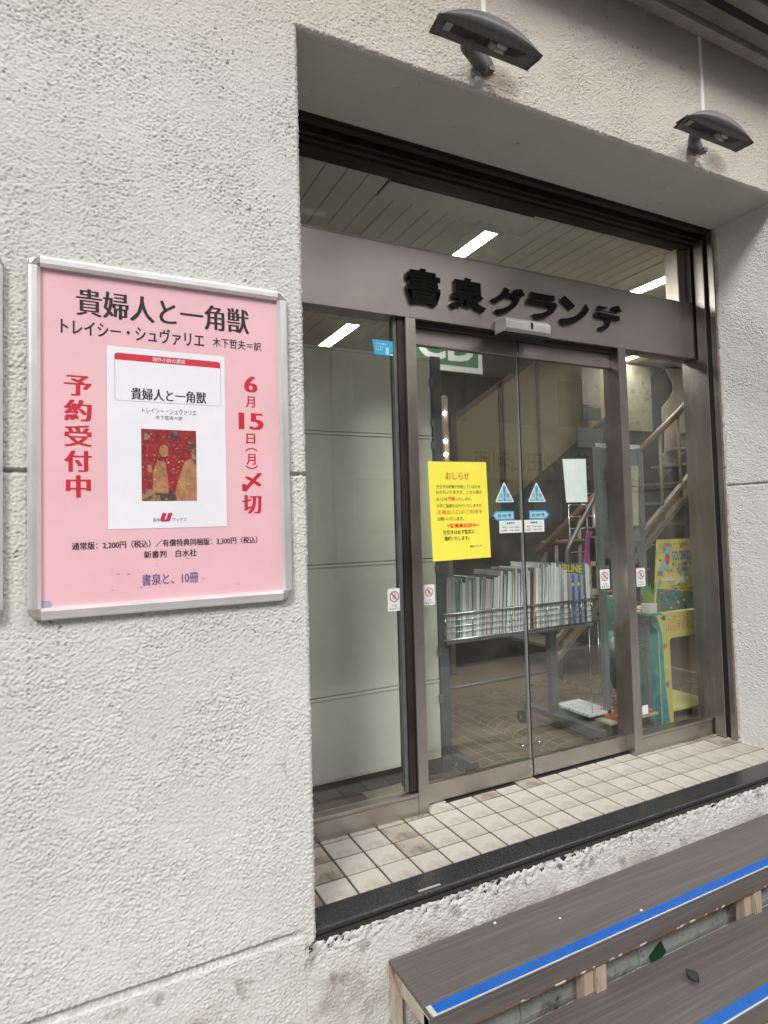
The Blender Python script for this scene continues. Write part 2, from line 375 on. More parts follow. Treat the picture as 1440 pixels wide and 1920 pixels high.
B('cornice', bld, mat('cornice_render', (.30, .285, .24), .8, var=.2, scale=8), -1.25, 3.3, YW - .045, YW + .03, 3.05, 3.10)
B('cornice', bld, DIRTMETAL, -1.25, 3.3, -.335, -.275, 3.065, 3.16, .003)
B('cornice', bld, DIRTMETAL, -1.25, 3.3, -.335, -.2, 3.165, 3.19, .003)
B('cornice', bld, BLACK, -1.25, 3.3, -.38, -.336, 3.11, 3.4, 0)
B('cornice', bld, DIRTMETAL, -1.25, 3.3, -.425, -.372, 3.06, 3.2, .003)
B('cornice', bld, mat('canopy_soffit', (.10, .10, .105), .5, .4), -1.25, 3.3, -.455, -.426, 3.09, 3.3, .003)
B('upper_wall', bld, STUCCO2, -6, 8, YW + .01, .4, 3.1, 9, 0)
B('side_wall', bld, STUCCO2, -6, -1.24, YW, .3, -.42, 3.1, 0)
B('side_wall', bld, STUCCO2, 3.28, 8, YW, .3, -.42, 3.1, 0)
# building body so that no light leaks inside
INNER = mat('interior_wall_paint', (.34, .32, .26), .8, var=.08, scale=3)
B('interior_wall', bld, INNER, -1.2, 8, 5.2, 5.3, -.05, 2.7, 0)
B('interior_wall', bld, INNER, -1.3, -1.2, .3, 5.3, -.05, 2.7, 0)
B('interior_wall', bld, INNER, 7.9, 8.0, .3, 5.3, -.05, 2.7, 0)
B('interior_wall', bld, INNER, -1.3, XL - .012, .235, .30, -.42, 2.7, 0)
B('interior_wall', bld, INNER, 2.26, 8, .301, .35, -.42, 2.7, 0)
B('interior_wall', bld, INNER, XL - .012, 2.3, .25, .36, 2.505, 2.75, 0)

# ================================================================== ceiling boards
ceil = meta(bpy.data.objects.new('ceiling', None), kind='structure'); COL.objects.link(ceil)
BOARD = mat('ceiling_board_white', (.74, .73, .68), .55, var=.08, scale=5, stretch=(1, .2, 1))
MB().box(-1.3, 8, .25, 5.3, 2.52, 2.6, mat('ceiling_void', (.05, .05, .045), .9)).build('ceiling_backing', ceil)
bme = None
LIGHTS = [(1.17, 1.243, .625, 1.40), (2.49, 2.575, .46, 1.30), (1.10, 1.19, 2.2, 2.95), (3.75, 3.83, 1.6, 2.4), (3.75, 3.83, 3.2, 4.0), (5.6, 5.68, 1.2, 2.0)]  # last three: unseen lights added to brighten the interior
x = -.2; bi = 0
segs_cache = {}
while x < 4.0:
    x1 = x + .0905
    # break boards where the troffers sit
    cuts = [(a - .03, b + .03) for (p, q, a, b) in LIGHTS if x1 > p - .10 and x < q + .035]
    y = .36 if not (.55 < x + .04 < 1.30) else .552
    segs = []
    for a, b in sorted(cuts):
        if a - y > .03: segs.append((y, a))
        y = b
    segs.append((y, 5.2))
    for a, b in segs:
        key = round(b - a, 3)
        if key not in segs_cache:
            o = MB().box(0, .0878, 0, b - a, 0, .012, BOARD).build('ceiling_board', ceil, .0012); segs_cache[key] = o.data; o.location = (x, a, 2.5)
        else:
            o = link('ceiling_board', segs_cache[key], ceil); o.location = (x, a, 2.5)
    x += .0925
MB().box(4.0, 7.9, .36, 5.2, 2.5, 2.512, BOARD).build('ceiling_panel', ceil)
MB().box(.55, 1.30, .42, .550, 2.499, 2.51, BOARD).build('ceiling_panel', ceil)
mb = MB()
mb.box(.55, 1.30, .362, .372, 2.498, 2.515, BLACK); mb.box(.55, 1.30, .375, .385, 2.497, 2.515, STEELD); mb.box(.55, 1.3, .388, .405, 2.498, 2.515, BLACK); mb.box(.55, 1.3, .407, .418, 2.497, 2.515, STEELD)
ao = mb.build('air_slot', None); meta(ao, 'black linear air conditioning slot in the white ceiling by the transom glass', 'air vent')
TUBE = mat('lit_tube', (1, .97, .88), .5, emit=58, var=0)
lab = ['lit ceiling light nearest the glass, seen above the sign', 'lit ceiling light at the right end of the transom', 'lit ceiling light deeper inside, above the cream shutter', 'unseen ceiling light added over the staircase', 'unseen ceiling light added at the far back of the shop', 'unseen ceiling light added at the right back of the shop']
for i, (a, b, c, d) in enumerate(LIGHTS):
    t = thing('ceiling_light', lab[i], 'ceiling light', ((a + b) / 2, (c + d) / 2, 2.5), 'ceiling lights of the shop')
    w, l = (b - a) / 2, (d - c) / 2
    m_ = MB(); fr = BOARD
    m_.box(-w - .19, -w, -l - .032, l + .032, -.004, .015, fr); m_.box(w, w + .13, -l - .032, l + .032, -.004, .015, fr); m_.box(-w, w, -l - .032, -l, -.004, .015, fr); m_.box(-w, w, l, l + .032, -.004, .015, fr)
    m_.box(-w - .068, -w - .062, -l - .02, l + .02, -.006, -.003, fr); m_.box(w + .028, w + .033, -l - .02, l + .02, -.006, -.003, fr); m_.box(-w - .068, w + .033, -l - .02, -l - .015, -.006, -.003, fr)
    m_.build('light_frame', t, .002)
    MB().box(-w, w, -l, l, -.002, .012, TUBE).build('diffuser', t)

# ================================================================== entrance floor tiles
fl = meta(bpy.data.objects.new('entrance_floor', None), kind='structure'); COL.objects.link(fl)
GROUT = mat('dark_grout', (.075, .062, .05), .9, var=.3, scale=60)
MB().box(XL, XR + .02, -.1053, .36, -.03, -.0035, GROUT).build('grout_bed', fl)
MB().box(XL - .02, XR + .03, -.2135, -.106, -.06, -.0195, mat('dark_void', (.02, .018, .015), .9)).build('shadow_gap_fill', fl)  # near-black fill painted as the shadow under the granite edge
def tile_material(k):
    base = [(.49, .47, .43), (.475, .455, .415), (.505, .485, .445), (.47, .445, .40), (.495, .47, .425)][k]
    return mat('tile_%s' % 'abcde'[k], base, .42, var=.10, scale=9, bump=.0003, bscale=80, col2=(.27, .235, .18), c2lo=.485, c2hi=.72, c2scale=7)
TM = [tile_material(k) for k in range(5)]
# grimy tiles along the frame; left corner tiles mix grime with painted wall shade
TD = mat('tile_grimy_shaded', (.40, .355, .29), .6, var=.35, scale=22, bump=.0004, bscale=90, col2=(.10, .085, .065), c2lo=.46, c2hi=.66, c2scale=12)
tcache = {}
for j in range(-1, 4):
    for i in range(-1, 21):
        x0, x1 = max(i * .108, XL + .004), min((i + 1) * .108, XR + .012)
        y0, y1 = max(j * .108, -.1053), min((j + 1) * .108, .355)
        if j == -1: y0 = -.1045
        if x1 - x0 < .01 or y1 - y0 < .01: continue
        g = .0038; w, d = x1 - x0 - 2 * g, y1 - y0 - 2 * g
        k = rng.integers(5); m_ = TM[k]
        if (i <= 0 and rng.random() < .9) or (i <= 3 and j >= 0) or (j >= 2) or (i > 16 and j >= 1): m_ = TD if rng.random() < (.8 if i < 1 else .4 if j < 2 else .3) else m_
        key = (round(w, 3), round(d, 3), m_.name)
        if key not in tcache:
            o = MB().box(-w / 2, w / 2, -d / 2, d / 2, -.008, 0, m_).build('tile', fl, .0018); tcache[key] = o.data
        else:
            o = link('tile', tcache[key], fl); q = o.modifiers.new('bevel', 'BEVEL'); q.width = .0018; q.segments = 2
        o.location = ((x0 + x1) / 2, (y0 + y1) / 2, rng.normal(0, .0004)); o.rotation_euler = (rng.normal(0, .003), rng.normal(0, .003), rng.normal(0, .004))
GRAN = mat('black_granite', (.022, .023, .026), .22, var=.5, scale=160, bump=.0002, bscale=200, col2=(.085, .09, .095), c2lo=.56, c2hi=.66, c2scale=130)
for k, (a, b) in enumerate(((XL - .0, .7045), (.707, 1.465), (1.4675, XR + .03))):
    poly = [(-.107, -.019), (-.107, 0), (-.192, 0)] + [(-.194 + .007 * math.cos(R(t_)), -.007 + .007 * math.sin(R(t_))) for t_ in range(75, 181, 21)] + [(-.201, -.013), (-.196, -.019)]
    o = MB().prism(poly, 'x', a, b, GRAN).build('granite_slab', fl)
    for p_ in o.data.polygons: p_.use_smooth = False
MB().box(.26, .335, -.188, -.180, .0002, .0009, mat('grey_smear', (.35, .35, .36), .8)).build('paint_smear', fl)

# ================================================================== glass entrance
ent = thing('glass_entrance', 'bronze steel shopfront with two sliding glass doors and side windows', 'shopfront', (0, 0, 0))
YF = .235
o = MB().prism([(YF, 1.864), (YF, 2.139), (YF + .012, 2.141), (.30, 2.141), (.36, 2.141), (.36, 1.9), (.32, 1.864)], 'x', XL, 2.19, STEELH).build('header_panel', ent, .0015)
B('header_ledge', ent, STEEL, XL, 2.19, YF + .004, .33, 2.1415, 2.147)
# top track and shutter slot under the soffit: stepped bands
B('shutter_track', ent, BLACK, XL, XR, .124, .134, 2.482, 2.50, 0)
B('shutter_track', ent, STEELD, XL, XR, .136, .160, 2.468, 2.50)
B('shutter_track', ent, BLACK, XL, XR, .158, .185, 2.484, 2.50, 0)
B('top_rail', ent, STEELD, XL, XR, .187, .205, 2.455, 2.505)
B('top_rail', ent, mat('bronze_mid', (.10, .085, .075), .4, .9), XL, 2.19, .207, .226, 2.442, 2.505)
B('top_rail', ent, STEELD, XL, 2.19, .228, .30, 2.432, 2.505)
# mullions
for x0, x1, nm in ((.499, .543, 'mullion'), (1.617, 1.667, 'mullion')):
    B('mullion', ent, STEEL, x0, x1, YF, .335, .0, 1.8635, .0025)
# right jamb: layered verticals
B('side_jamb', ent, STEEL, 2.088, 2.142, .262, .34, 2.1475, 2.431)
B('side_jamb', ent, STEEL, 2.172, 2.192, .231, .33, -.001, 1.8635, .003)
B('side_jamb', ent, STEEL, 2.146, 2.192, .2365, .33, 2.1475, 2.431, .003)
B('side_jamb', ent, STEEL, 2.160, 2.176, .172, .225, .0, 2.45, .002)
B('side_jamb', ent, BLACK, 2.1765, 2.20, .1495, .26, .0, 2.50, 0)
B('side_jamb', ent, STEEL, 2.163, 2.181, .118, .149, .0, 2.478, .002)
B('side_jamb', ent, STEEL, XL, XL + .03, .2, .33, .0, 2.45, .002)
mm = MB(); rgq = random.Random(3); z_ = .02
while z_ < 2.4:
    l_ = rgq.uniform(.04, .22); mm.box(2.168 + rgq.uniform(0, .002), 2.1755, .106 + rgq.uniform(0, .006), .1175, z_, z_ + l_, mat('old_sealant', (.42, .39, .35), .8, var=.4, scale=60)); z_ += l_ + (rgq.uniform(.0, .05) if rgq.random() < .4 else .0005)
mm.build('sealant_bead', ent, .0015)['kind'] = 'stuff'
# side windows and transom
sw = MB().box(XL + .03, .470, .262, .268, .083, 1.862, PANE).build('window_pane', ent, label='left side window pane')
B('window_stile', ent, STEELD, .471, .4985, .250, .32, .083, 1.8635)
B('window_stile', ent, GREYMETAL, .455, .470, .256, .275, .083, 1.8635)
mb = MB().box(XL, .4985, YF + .002, .32, 0, .066, STEEL); mb.build('bottom_rail', ent, .002)
MB().box(XL, .4985, YF - .0, .262, .067, .081, STEEL).build('window_sill', ent, .003)
MB().box(1.668, 2.1715, .262, .268, .083, 1.862, PANE).build('window_pane', ent, label='right side window pane')
mb = MB().box(1.6675, 2.1715, YF + .002, .32, 0, .068, STEEL); mb.build('bottom_rail', ent, .002)
MB().box(1.6675, 2.1715, YF - .0, .262, .069, .082, STEEL).build('window_sill', ent, .003)
MB().box(XL, 2.088, .262, .268, 2.1475, 2.431, PANE).build('transom_pane', ent)
B('door_track', ent, BLACK, .543, 1.617, .27, .33, -.0035, .0005, 0)
B('door_track', ent, STEELD, .543, 1.617, .262, .345, 1.845, 1.8635)
for x0, x1, side in ((.5435, 1.0715, 'left'), (1.0785, 1.6165, 'right')):
    t = MB().box(x0 + (.0 if side == 'left' else .006), x1 - (.006 if side == 'left' else 0), .297, .305, .077, 1.781, PANE).build('sliding_door', ent, label='%s sliding glass door' % side)
    B('bottom_rail', t, STEEL, x0, x1, .286, .317, .006, .077, .002)
    B('top_rail', t, STEEL, x0, x1, .286, .317, 1.780, 1.8445, .002)
    e = x1 if side == 'left' else x0
    B('edge_strip', t, mat('glass_edge_strip', (.42, .44, .42), .3, .6, var=.03) if side == 'left' else STEELD, e - .0025, e + .0025, .294, .308, .0775, 1.7795, .001)
    for sx in ((-.04,) if side == 'left' else (.04,)):
        mm = MB(); mm.tube([(e + sx, .290, .135), (e + sx, .297, .135)], .007, CHROME, 10); mm.build('glass_bolt', t)
# scratched silver patch at the meeting rails
for x0, x1 in ((1.047, 1.0705), (1.0795, 1.106)):
    MB().box(x0, x1, .2846, .2858, .012, .070, mat('worn_silver', (.5, .48, .45), .5, .6, var=.4, scale=60, col2=(.25, .2, .18), c2lo=.45, c2hi=.55, c2scale=60)).build('worn_patch', ent)

# shop sign: six standing-off letters
sg = thing('shop_name_sign', 'six black raised letters of the shop name on the bronze header', 'sign', (1.07, YF, 1.93))
L6 = [('書', .503, 1.921, .652, 2.059), ('泉', .697, 1.922, .870, 2.056), ('グ', .900, 1.930, 1.072, 2.052), ('ラ', 1.088, 1.936, 1.250, 2.048), ('ン', 1.264, 1.929, 1.433, 2.058), ('デ', 1.474, 1.928, 1.637, 2.058)]
LSIDE = mat('letter_side', (.03, .03, .03), .4, .3)
for ch, u0, v0, u1, v1 in L6:
    vs, fs = glyphs(ch, .037, 0)
    lo, hi = vs.min(0), vs.max(0)
    mb = MB(); fb = []
    for y in (YF - .014, YF - .003):
        mb.add([(u0 + (v[0] - lo[0]) / (hi[0] - lo[0]) * (u1 - u0) - 1.07, y - YF, v0 + (v[1] - lo[1]) / (hi[1] - lo[1]) * (v1 - v0) - 1.93) for v in vs], fs, BLACKSIGN)
    n = len(vs); cnt = {}
    for f in fs:
        for a, b in zip(f, f[1:] + f[:1]): cnt[(a, b)] = cnt.get((a, b), 0) + 1
    ed = [e for e in cnt if (e[1], e[0]) not in cnt]
    for a, b in ed: mb.f.append((a, b, n + b, n + a)); mb.m.append(mb.mi(LSIDE)); mb.sm.append(False)
    mb.build('letter', sg, fix=False)
sn = thing('door_sensor', 'silver motion sensor box fixed to the header above the doors', 'sensor', (1.04, YF - .035, 1.872))
MB().prism([(-.03, -.03), (-.045, -.02), (-.045, .012), (-.03, .028), (.034, .028), (.034, -.03)], 'x', -.125, .105, mat('sensor_silver', (.45, .45, .45), .35, .3)).build('housing', sn, .002)
MB().box(-.125, .105, -.03, .034, -.038, -.031, BLACK).build('sensor_lens', sn)
MB().box(.0, .012, -.0465, -.0455, -.012, .014, BLACK).build('logo_mark', sn)

# ================================================================== wall lamps
LAMPM = mat('lamp_grey_paint', (.095, .095, .102), .5, .3, var=.18, scale=14, stretch=(6, 1, 1))
LAMPI = mat('lamp_inside', (.035, .035, .037), .6, .2)
def lamp(x, label, first=None):
    if first:
        c = copy_tree(first); c.location.x = x; c['label'] = label; return c
    t = thing('wall_lamp', label, 'wall lamp', (x, YW, 2.50), 'curved hood wall lamps above the entrance')
    n = 20; W = .187; v = []; f = []
    for i in range(n + 1):
        s = -1 + 2 * i / n; h = .058 * (1 - abs(s) ** 2.1) + .002
        xx = s * W
        v += [(xx, -.176, 0), (xx * .995, -.19 - h * .12, h * .5), (xx * .985, -.188 - h * .1, h), (xx * .97, -.16, h * 1.02), (xx * .97, -.128, h * .5), (xx * .96, -.119, 0)]
    for i in range(n):
        for k in range(5): a = i * 6 + k; f.append((a, a + 1, a + 7, a + 6))
    mb = MB().add(v, f, LAMPM, True)
    mb.add(v[:6], [(0, 1, 2, 3, 4, 5)], LAMPM); mb.add(v[-6:], [(0, 1, 2, 3, 4, 5)], LAMPM)
    hd = mb.build('hood', t); sm = hd.modifiers.new('thick', 'SOLIDIFY'); sm.thickness = .004; sm.offset = -1
    MB().box(-.17, .165, -.174, -.122, .016, .019, LAMPI).build('reflector', t)
    MB().box(-.145, -.122, -.165, -.135, .010, .0135, mat('lamp_label', (.25, .25, .28), .5)).build('rating_label', t)
    bb = MB(); G_ = mat('lamp_bulb', (.36, .36, .34), .25)
    for k in range(2): bb.tube([(.035, -.158 + k * .018, .010), (.070, -.158 + k * .018, .008)], .008, G_, 8)
    bb.tube([(.012, -.150, .010), (.035, -.150, .010)], .012, mat('bulb_socket', (.2, .2, .2), .5), 10); bb.build('bulb', t)
    a = MB().tube([(-.045, -.135, .03), (-.03, -.10, .022), (.04, -.04, .05), (.095, .004, .068)], [.024, .024, .022, .020], LAMPM, 14); a.build('arm', t)
    a = MB().tube([(.098, .006, .07), (.098, -.012, .07)], .034, LAMPM, 20); a.build('wall_plate', t)
    MB().box(.088, .108, -.05, -.02, .022, .036, LAMPM).tube([(.11, -.03, .030), (.122, -.03, .026)], .005, CHROME, 6).build('hinge_bracket', t)
    return t
lp = lamp(.472, 'grey curved hood lamp on the lintel, nearer one above the shop name')
lamp(1.508, 'grey curved hood lamp further along the lintel towards the right', lp)

# ================================================================== poster frames
def frame(x0, x1, z0, z1, label, rot=0, kids=True):
    t = thing('snap_frame', label, 'picture frame', (0, YW, 0), 'aluminium snap frames on the roughcast wall')
    w = .0265; r = .017; yb, yf_ = -.004, -.021
    prof = [(0, yb), (0, -.012), (.004, -.019), (.009, yf_), (.020, yf_), (w, -.0125), (w, yb)]   # across width, depth
    def rail(p0, p1, inn, nm='frame_rail'):
        p0, p1, inn = Vector(p0), Vector(p1), Vector(inn); n = len(prof)
        vs = [p + inn * a + Vector((0, b, 0)) for p in (p0, p1) for a, b in prof]
        fs = [(i, i + 1, n + i + 1, n + i) for i in range(n - 1)] + [tuple(range(n)), tuple(range(2 * n - 1, n - 1, -1))]
        MB().add(vs, fs, ALU).build(nm, t)
    rail((x0, 0, z0 + w), (x0, 0, z1 - w), (1, 0, 0)); rail((x1, 0, z0 + w), (x1, 0, z1 - w), (-1, 0, 0))
    rail((x0 + w, 0, z0), (x1 - w, 0, z0), (0, 0, 1)); rail((x0 + w, 0, z1), (x1 - w, 0, z1), (0, 0, -1))
    CORN = mat('corner_plastic', (.36, .33, .32), .22, .3, var=.2, scale=80, coat=.5)
    for cx, cz, sx, sz in ((x0, z0, 1, 1), (x1, z0, -1, 1), (x0, z1, 1, -1), (x1, z1, -1, -1)):
        px, pz = cx + sx * w, cz + sz * w; n = 8; vs = []; fs = []
        pr = [(w, yb), (w, -.012), (w - .004, -.019), (w - .009, yf_), (.006, yf_), (.0, -.0125)]
        for i in range(n + 1):
            a = math.pi / 2 * i / n
            for rr, d in pr: vs.append((px - sx * rr * math.cos(a), d, pz - sz * rr * math.sin(a)))
        q = len(pr)
        for i in range(n):
            for k in range(q - 1): fs.append((i * q + k, i * q + k + 1, (i + 1) * q + k + 1, (i + 1) * q + k))
        MB().add(vs, fs, CORN if 1 else ALU, False).build('frame_corner', t)
    MB().box(x0 + .015, x1 - .015, -.004, .001, z0 + .015, z1 - .015, mat('frame_back', (.3, .3, .3), .6)).build('back_board', t)
    return t
frame(-.7205, -.1175, .8835, 1.7085, 'silver aluminium snap frame holding the pink book poster')
frame(-1.375, -.7665, .888, 1.70, 'silver aluminium snap frame cut off by the left edge of the photo')
PY = YW - .0062
sh = FRONT(PY)
def paper_mat(name, col, bumpd=.0028):
    m = mat(name, col, .5, var=.035, scale=6, coat=.55, bump=bumpd, bscale=3.0, bstretch=(1.6, 1, .8)); return m
PINK = paper_mat('pink_paper', (.73, .445, .485))
WHITEP = paper_mat('white_cover_paper', (.74, .74, .80))
INK = flat('ink_black', (.012, .009, .011), .65); RED = flat('ink_red', (.50, .008, .035), .6); DRED = flat('ink_dark_red', (.55, .02, .05), .55)
INKB = flat('ink_blue', (.10, .085, .25), .6); INKG = flat('ink_grey', (.09, .09, .11), .6)
po = MB(); rectp(po, sh, -.696, .908, -.1405, 1.686, 0, PINK, .001)
poster = po.build('poster', None); meta(poster, 'pink poster announcing a book with a white cover pictured in its middle', 'poster')
mb = MB()
text(mb, sh, '貴婦人と一角獣', (-.620, 1.583, -.220, 1.647), INK, mincho=.030, offset=-.003)
text(mb, sh, 'トレイシー・シュヴァリエ', (-.653, 1.535, -.334, 1.572), INK, mincho=.022)
text(mb, sh, '木下哲夫＝訳', (-.312, 1.541, -.187, 1.565), INK, mincho=.012)
text(mb, sh, '通常版：2,200円（税込）／有償特典同梱版：3,300円（税込）', (-.633, 1.036, -.207, 1.054), INK, mincho=.02)
text(mb, sh, '新書判　白水社', (-.480, 1.010, -.359, 1.0275), INK, mincho=.018)
mb.build('lettering', poster, fix=False)
mb = MB()
for s, b in (('予', (-.645, 1.393, -.593, 1.440)), ('約', (-.645, 1.334, -.593, 1.383)), ('受', (-.645, 1.275, -.593, 1.324)), ('付', (-.645, 1.216, -.594, 1.265)), ('中', (-.642, 1.157, -.596, 1.208)),
             ('6', (-.231, 1.430, -.202, 1.472)), ('月', (-.230, 1.390, -.207, 1.419)), ('15', (-.246, 1.332, -.188, 1.375)), ('日', (-.230, 1.295, -.208, 1.321)), ('︵', (-.233, 1.275, -.203, 1.284)),
             ('月', (-.231, 1.240, -.208, 1.268)), ('︶', (-.233, 1.229, -.203, 1.238)), ('〆', (-.241, 1.171, -.194, 1.219)), ('切', (-.242, 1.113, -.196, 1.161))):
    big = s in '予約受付中〆切615'
    text(mb, sh, s, b, RED, mincho=.046 if big else .02, offset=-.004 if big else 0)
mb.build('lettering', poster, fix=False)
mb = MB(); text(mb, sh, '書泉と、10冊', (-.485, .945, -.356, .972), INKB, mincho=.02); mb.build('lettering', poster, fix=False)
mb = MB()
BL = flat('ink_blot', (.30, .33, .40), .6); SM = flat('smudge', (.48, .27, .30), .7)
polyp(mb, sh, [(-.696, .909), (-.675, .911), (-.672, .918), (-.68, .925), (-.696, .926)], .0007, BL)
for k in range(14):
    a, b = random.uniform(-.6, -.25), random.uniform(.93, 1.01); polyp(mb, sh, disc(a, b, random.uniform(.001, .006), random.uniform(.0006, .0015), 7), .0007 + k * .00001, SM)
mb.build('smudge', poster, fix=False)['kind'] = 'stuff'
cv = MB(); rectp(cv, sh, -.558, 1.0815, -.2835, 1.5175, .0008, WHITEP); cover = cv.build('book_cover', poster, fix=False)
mb = MB()
rr = rrect(-.541, 1.388, -.2945, 1.502, .007)
polyp(mb, sh, rrect(-.541, 1.486, -.2945, 1.502, .006)[:10] + [(-.541, 1.486), (-.2945, 1.486)], .0012, DRED)
for a, b in zip(rr, rr[1:] + rr[:1]):
    d = Vector((b[0] - a[0], b[1] - a[1]));
    if d.length < 1e-6: continue
    nn = Vector((-d.y, d.x)).normalized() * .0005
    mb.add([sh.P(a[0] + nn.x, a[1] + nn.y, .0011), sh.P(b[0] + nn.x, b[1] + nn.y, .0011), sh.P(b[0] - nn.x, b[1] - nn.y, .0011), sh.P(a[0] - nn.x, a[1] - nn.y, .0011)], [(0, 1, 2, 3)], flat('line_grey', (.35, .33, .42)))
text(mb, sh, '海外小説の誘惑', (-.457, 1.4885, -.380, 1.4995), flat('print_white', (.8, .75, .78)), h=.0016)
text(mb, sh, '貴婦人と一角獣', (-.505, 1.392, -.331, 1.421), INK, h=.0014, mincho=.026, offset=-.002)
text(mb, sh, 'トレイシー・シュヴァリエ', (-.481, 1.3605, -.355, 1.3745), INKG, h=.0014)
text(mb, sh, '木下哲夫＝訳', (-.451, 1.346, -.388, 1.3565), INKG, h=.0014)
text(mb, sh, '白水', (-.459, 1.0975, -.443, 1.1065), INKG, h=.0014); text(mb, sh, 'ブックス', (-.415, 1.0965, -.382, 1.1065), INKG, h=.0014)
text(mb, sh, 'u', (-.440, 1.097, -.417, 1.118), flat('ink_crimson', (.45, .015, .06)), h=.0014, mincho=.06, shear=.35)
mb.build('lettering', cover, fix=False)
# generic stand-in for the picture: red field, ochre abstract shapes
PICR = mat('picture_red', (.24, .018, .022), .5, var=.45, scale=70, col2=(.36, .17, .085), c2lo=.58, c2hi=.66, c2scale=75)
PICO = mat('picture_ochre', (.36, .18, .085), .5, var=.35, scale=50, col2=(.28, .13, .07), c2lo=.5, c2hi=.7, c2scale=60)
PICD = mat('picture_dark', (.09, .05, .045), .5, var=.4, scale=60, col2=(.3, .2, .12), c2lo=.5, c2hi=.6, c2scale=60)
PICL = mat('picture_pale', (.60, .38, .20), .5, var=.3, scale=60)
mb = MB(); u0, v0, u1, v1 = -.484, 1.1475, -.3565, 1.322
rectp(mb, sh, u0, v0, u1, v1, .0012, PICR)
Q = lambda a, b: (u0 + a * (u1 - u0), v0 + b * (v1 - v0))
h_ = .0013
for poly, m_ in (([(0, 0), (.75, 0), (.62, .12), (.3, .2), (0, .14)], PICD), ([(.62, 0), (1, 0), (1, .5), (.9, .6), (.78, .55), (.66, .3), (.6, .12)], PICO), ([(.2, .12), (.48, .1), (.46, .36), (.42, .55), (.28, .56), (.2, .4)], PICO), ([(0, .02), (.24, .1), (.2, .16), (0, .1)], PICO),
                 ([(.12, .4), (.2, .4), (.17, .5), (.1, .5)], PICO), ([(.84, .85), (1, .8), (1, .5), (.92, .6)], PICD), ([(.05, .85), (.16, .85), (.14, .97), (.06, .96)], PICD), ([(.5, .86), (.66, .84), (.64, .98), (.52, .98)], PICD)):
    polyp(mb, sh, [Q(*p) for p in poly], h_, m_); h_ += .00003
polyp(mb, sh, disc(*Q(.4, .70), .011, .015, 16), h_, PICO)
rg = random.Random(5)
for k in range(150):
    a, b = rg.random() * .96 + .02, rg.random() * .96 + .02; r0 = .0007 + rg.random() * .0022
    fig = (.2 < a < .5 and b < .6) or (a > .62 and b < .5 + (a - .62) * .3)
    c = rg.choice((PICR, PICD, PICO) if not fig else (PICD, PICO, PICO, PICL))
    polyp(mb, sh, [(Q(a, b)[0] + r0 * rg.uniform(.4, 1.3) * math.cos(j * 1.05), Q(a, b)[1] + r0 * rg.uniform(.4, 1.5) * math.sin(j * 1.05)) for j in range(6)], h_ + .00003 + k * .000002, c)
mb.build('picture', cover, fix=False)

# ================================================================== notices and stickers on the glass
G = .2955; shd = FRONT(G); shs = FRONT(.2605)
YEL = mat('yellow_paper', (.84, .74, .075), .6, var=.03, scale=8, bump=.0004, bscale=5)
YR = flat('notice_red', (.62, .07, .02)); YB = flat('notice_black', (.03, .03, .01)); YR2 = flat('notice_red_bold', (.75, .01, .01)); YRL = flat('notice_rust', (.55, .13, .01))
shy = Sheet((0, G, 0), (1, 0, 0), (0, 0, 1))
mb = MB(); polyp(mb, shy, [(.624, .9245), (.9015, .928), (.8925, 1.322), (.6135, 1.319)], 0.0008, YEL, .0006)
yn = mb.build('yellow_notice', None); meta(yn, 'yellow paper notice with red and black Japanese text taped inside the left door', 'notice')
mb = MB()
text(mb, shy, 'おしらせ', (.694, 1.248, .806, 1.277), YR, h=.0012, mincho=.03)
for s, b, c, of in (('万引きの被害が多発しているため', (.649, 1.212, .860, 1.227), YB, .008), ('おそれいりますが、こちら側の', (.647, 1.190, .866, 1.205), YB, .008), ('出入口を', (.648, 1.163, .700, 1.176), YB, .008), ('閉鎖', (.703, 1.162, .737, 1.179), YR2, .012), ('いたします。', (.740, 1.163, .815, 1.176), YB, .008),
                    ('大変ご迷惑をおかけいたしますが、', (.648, 1.135, .868, 1.150), YB, .008), ('正面出入口のご利用を', (.649, 1.109, .867, 1.126), YRL, .014), ('お願いいたします。', (.650, 1.083, .774, 1.098), YB, .008), ('※警備員巡回中※', (.693, 1.054, .849, 1.071), YR2, .028),
                    ('万引きは必ず警察に', (.673, 1.028, .826, 1.045), YB, .022), ('通報いたします。', (.679, 1.003, .798, 1.020), YB, .022), ('書泉グランデ', (.800, .972, .858, .981), YB, .01)):
    text(mb, shy, s, b, c, h=.0012, offset=of)
mb.build('lettering', yn, fix=False)
STW = flat('sticker_white', (.62, .68, .66)); STB = flat('sticker_blue', (.05, .28, .50)); STLB = flat('sticker_light_blue', (.30, .55, .62)); STR = flat('sticker_red', (.42, .02, .05)); STK = flat('sticker_dark', (.04, .06, .08)); SKIN = flat('sticker_hand_grey', (.40, .42, .42))
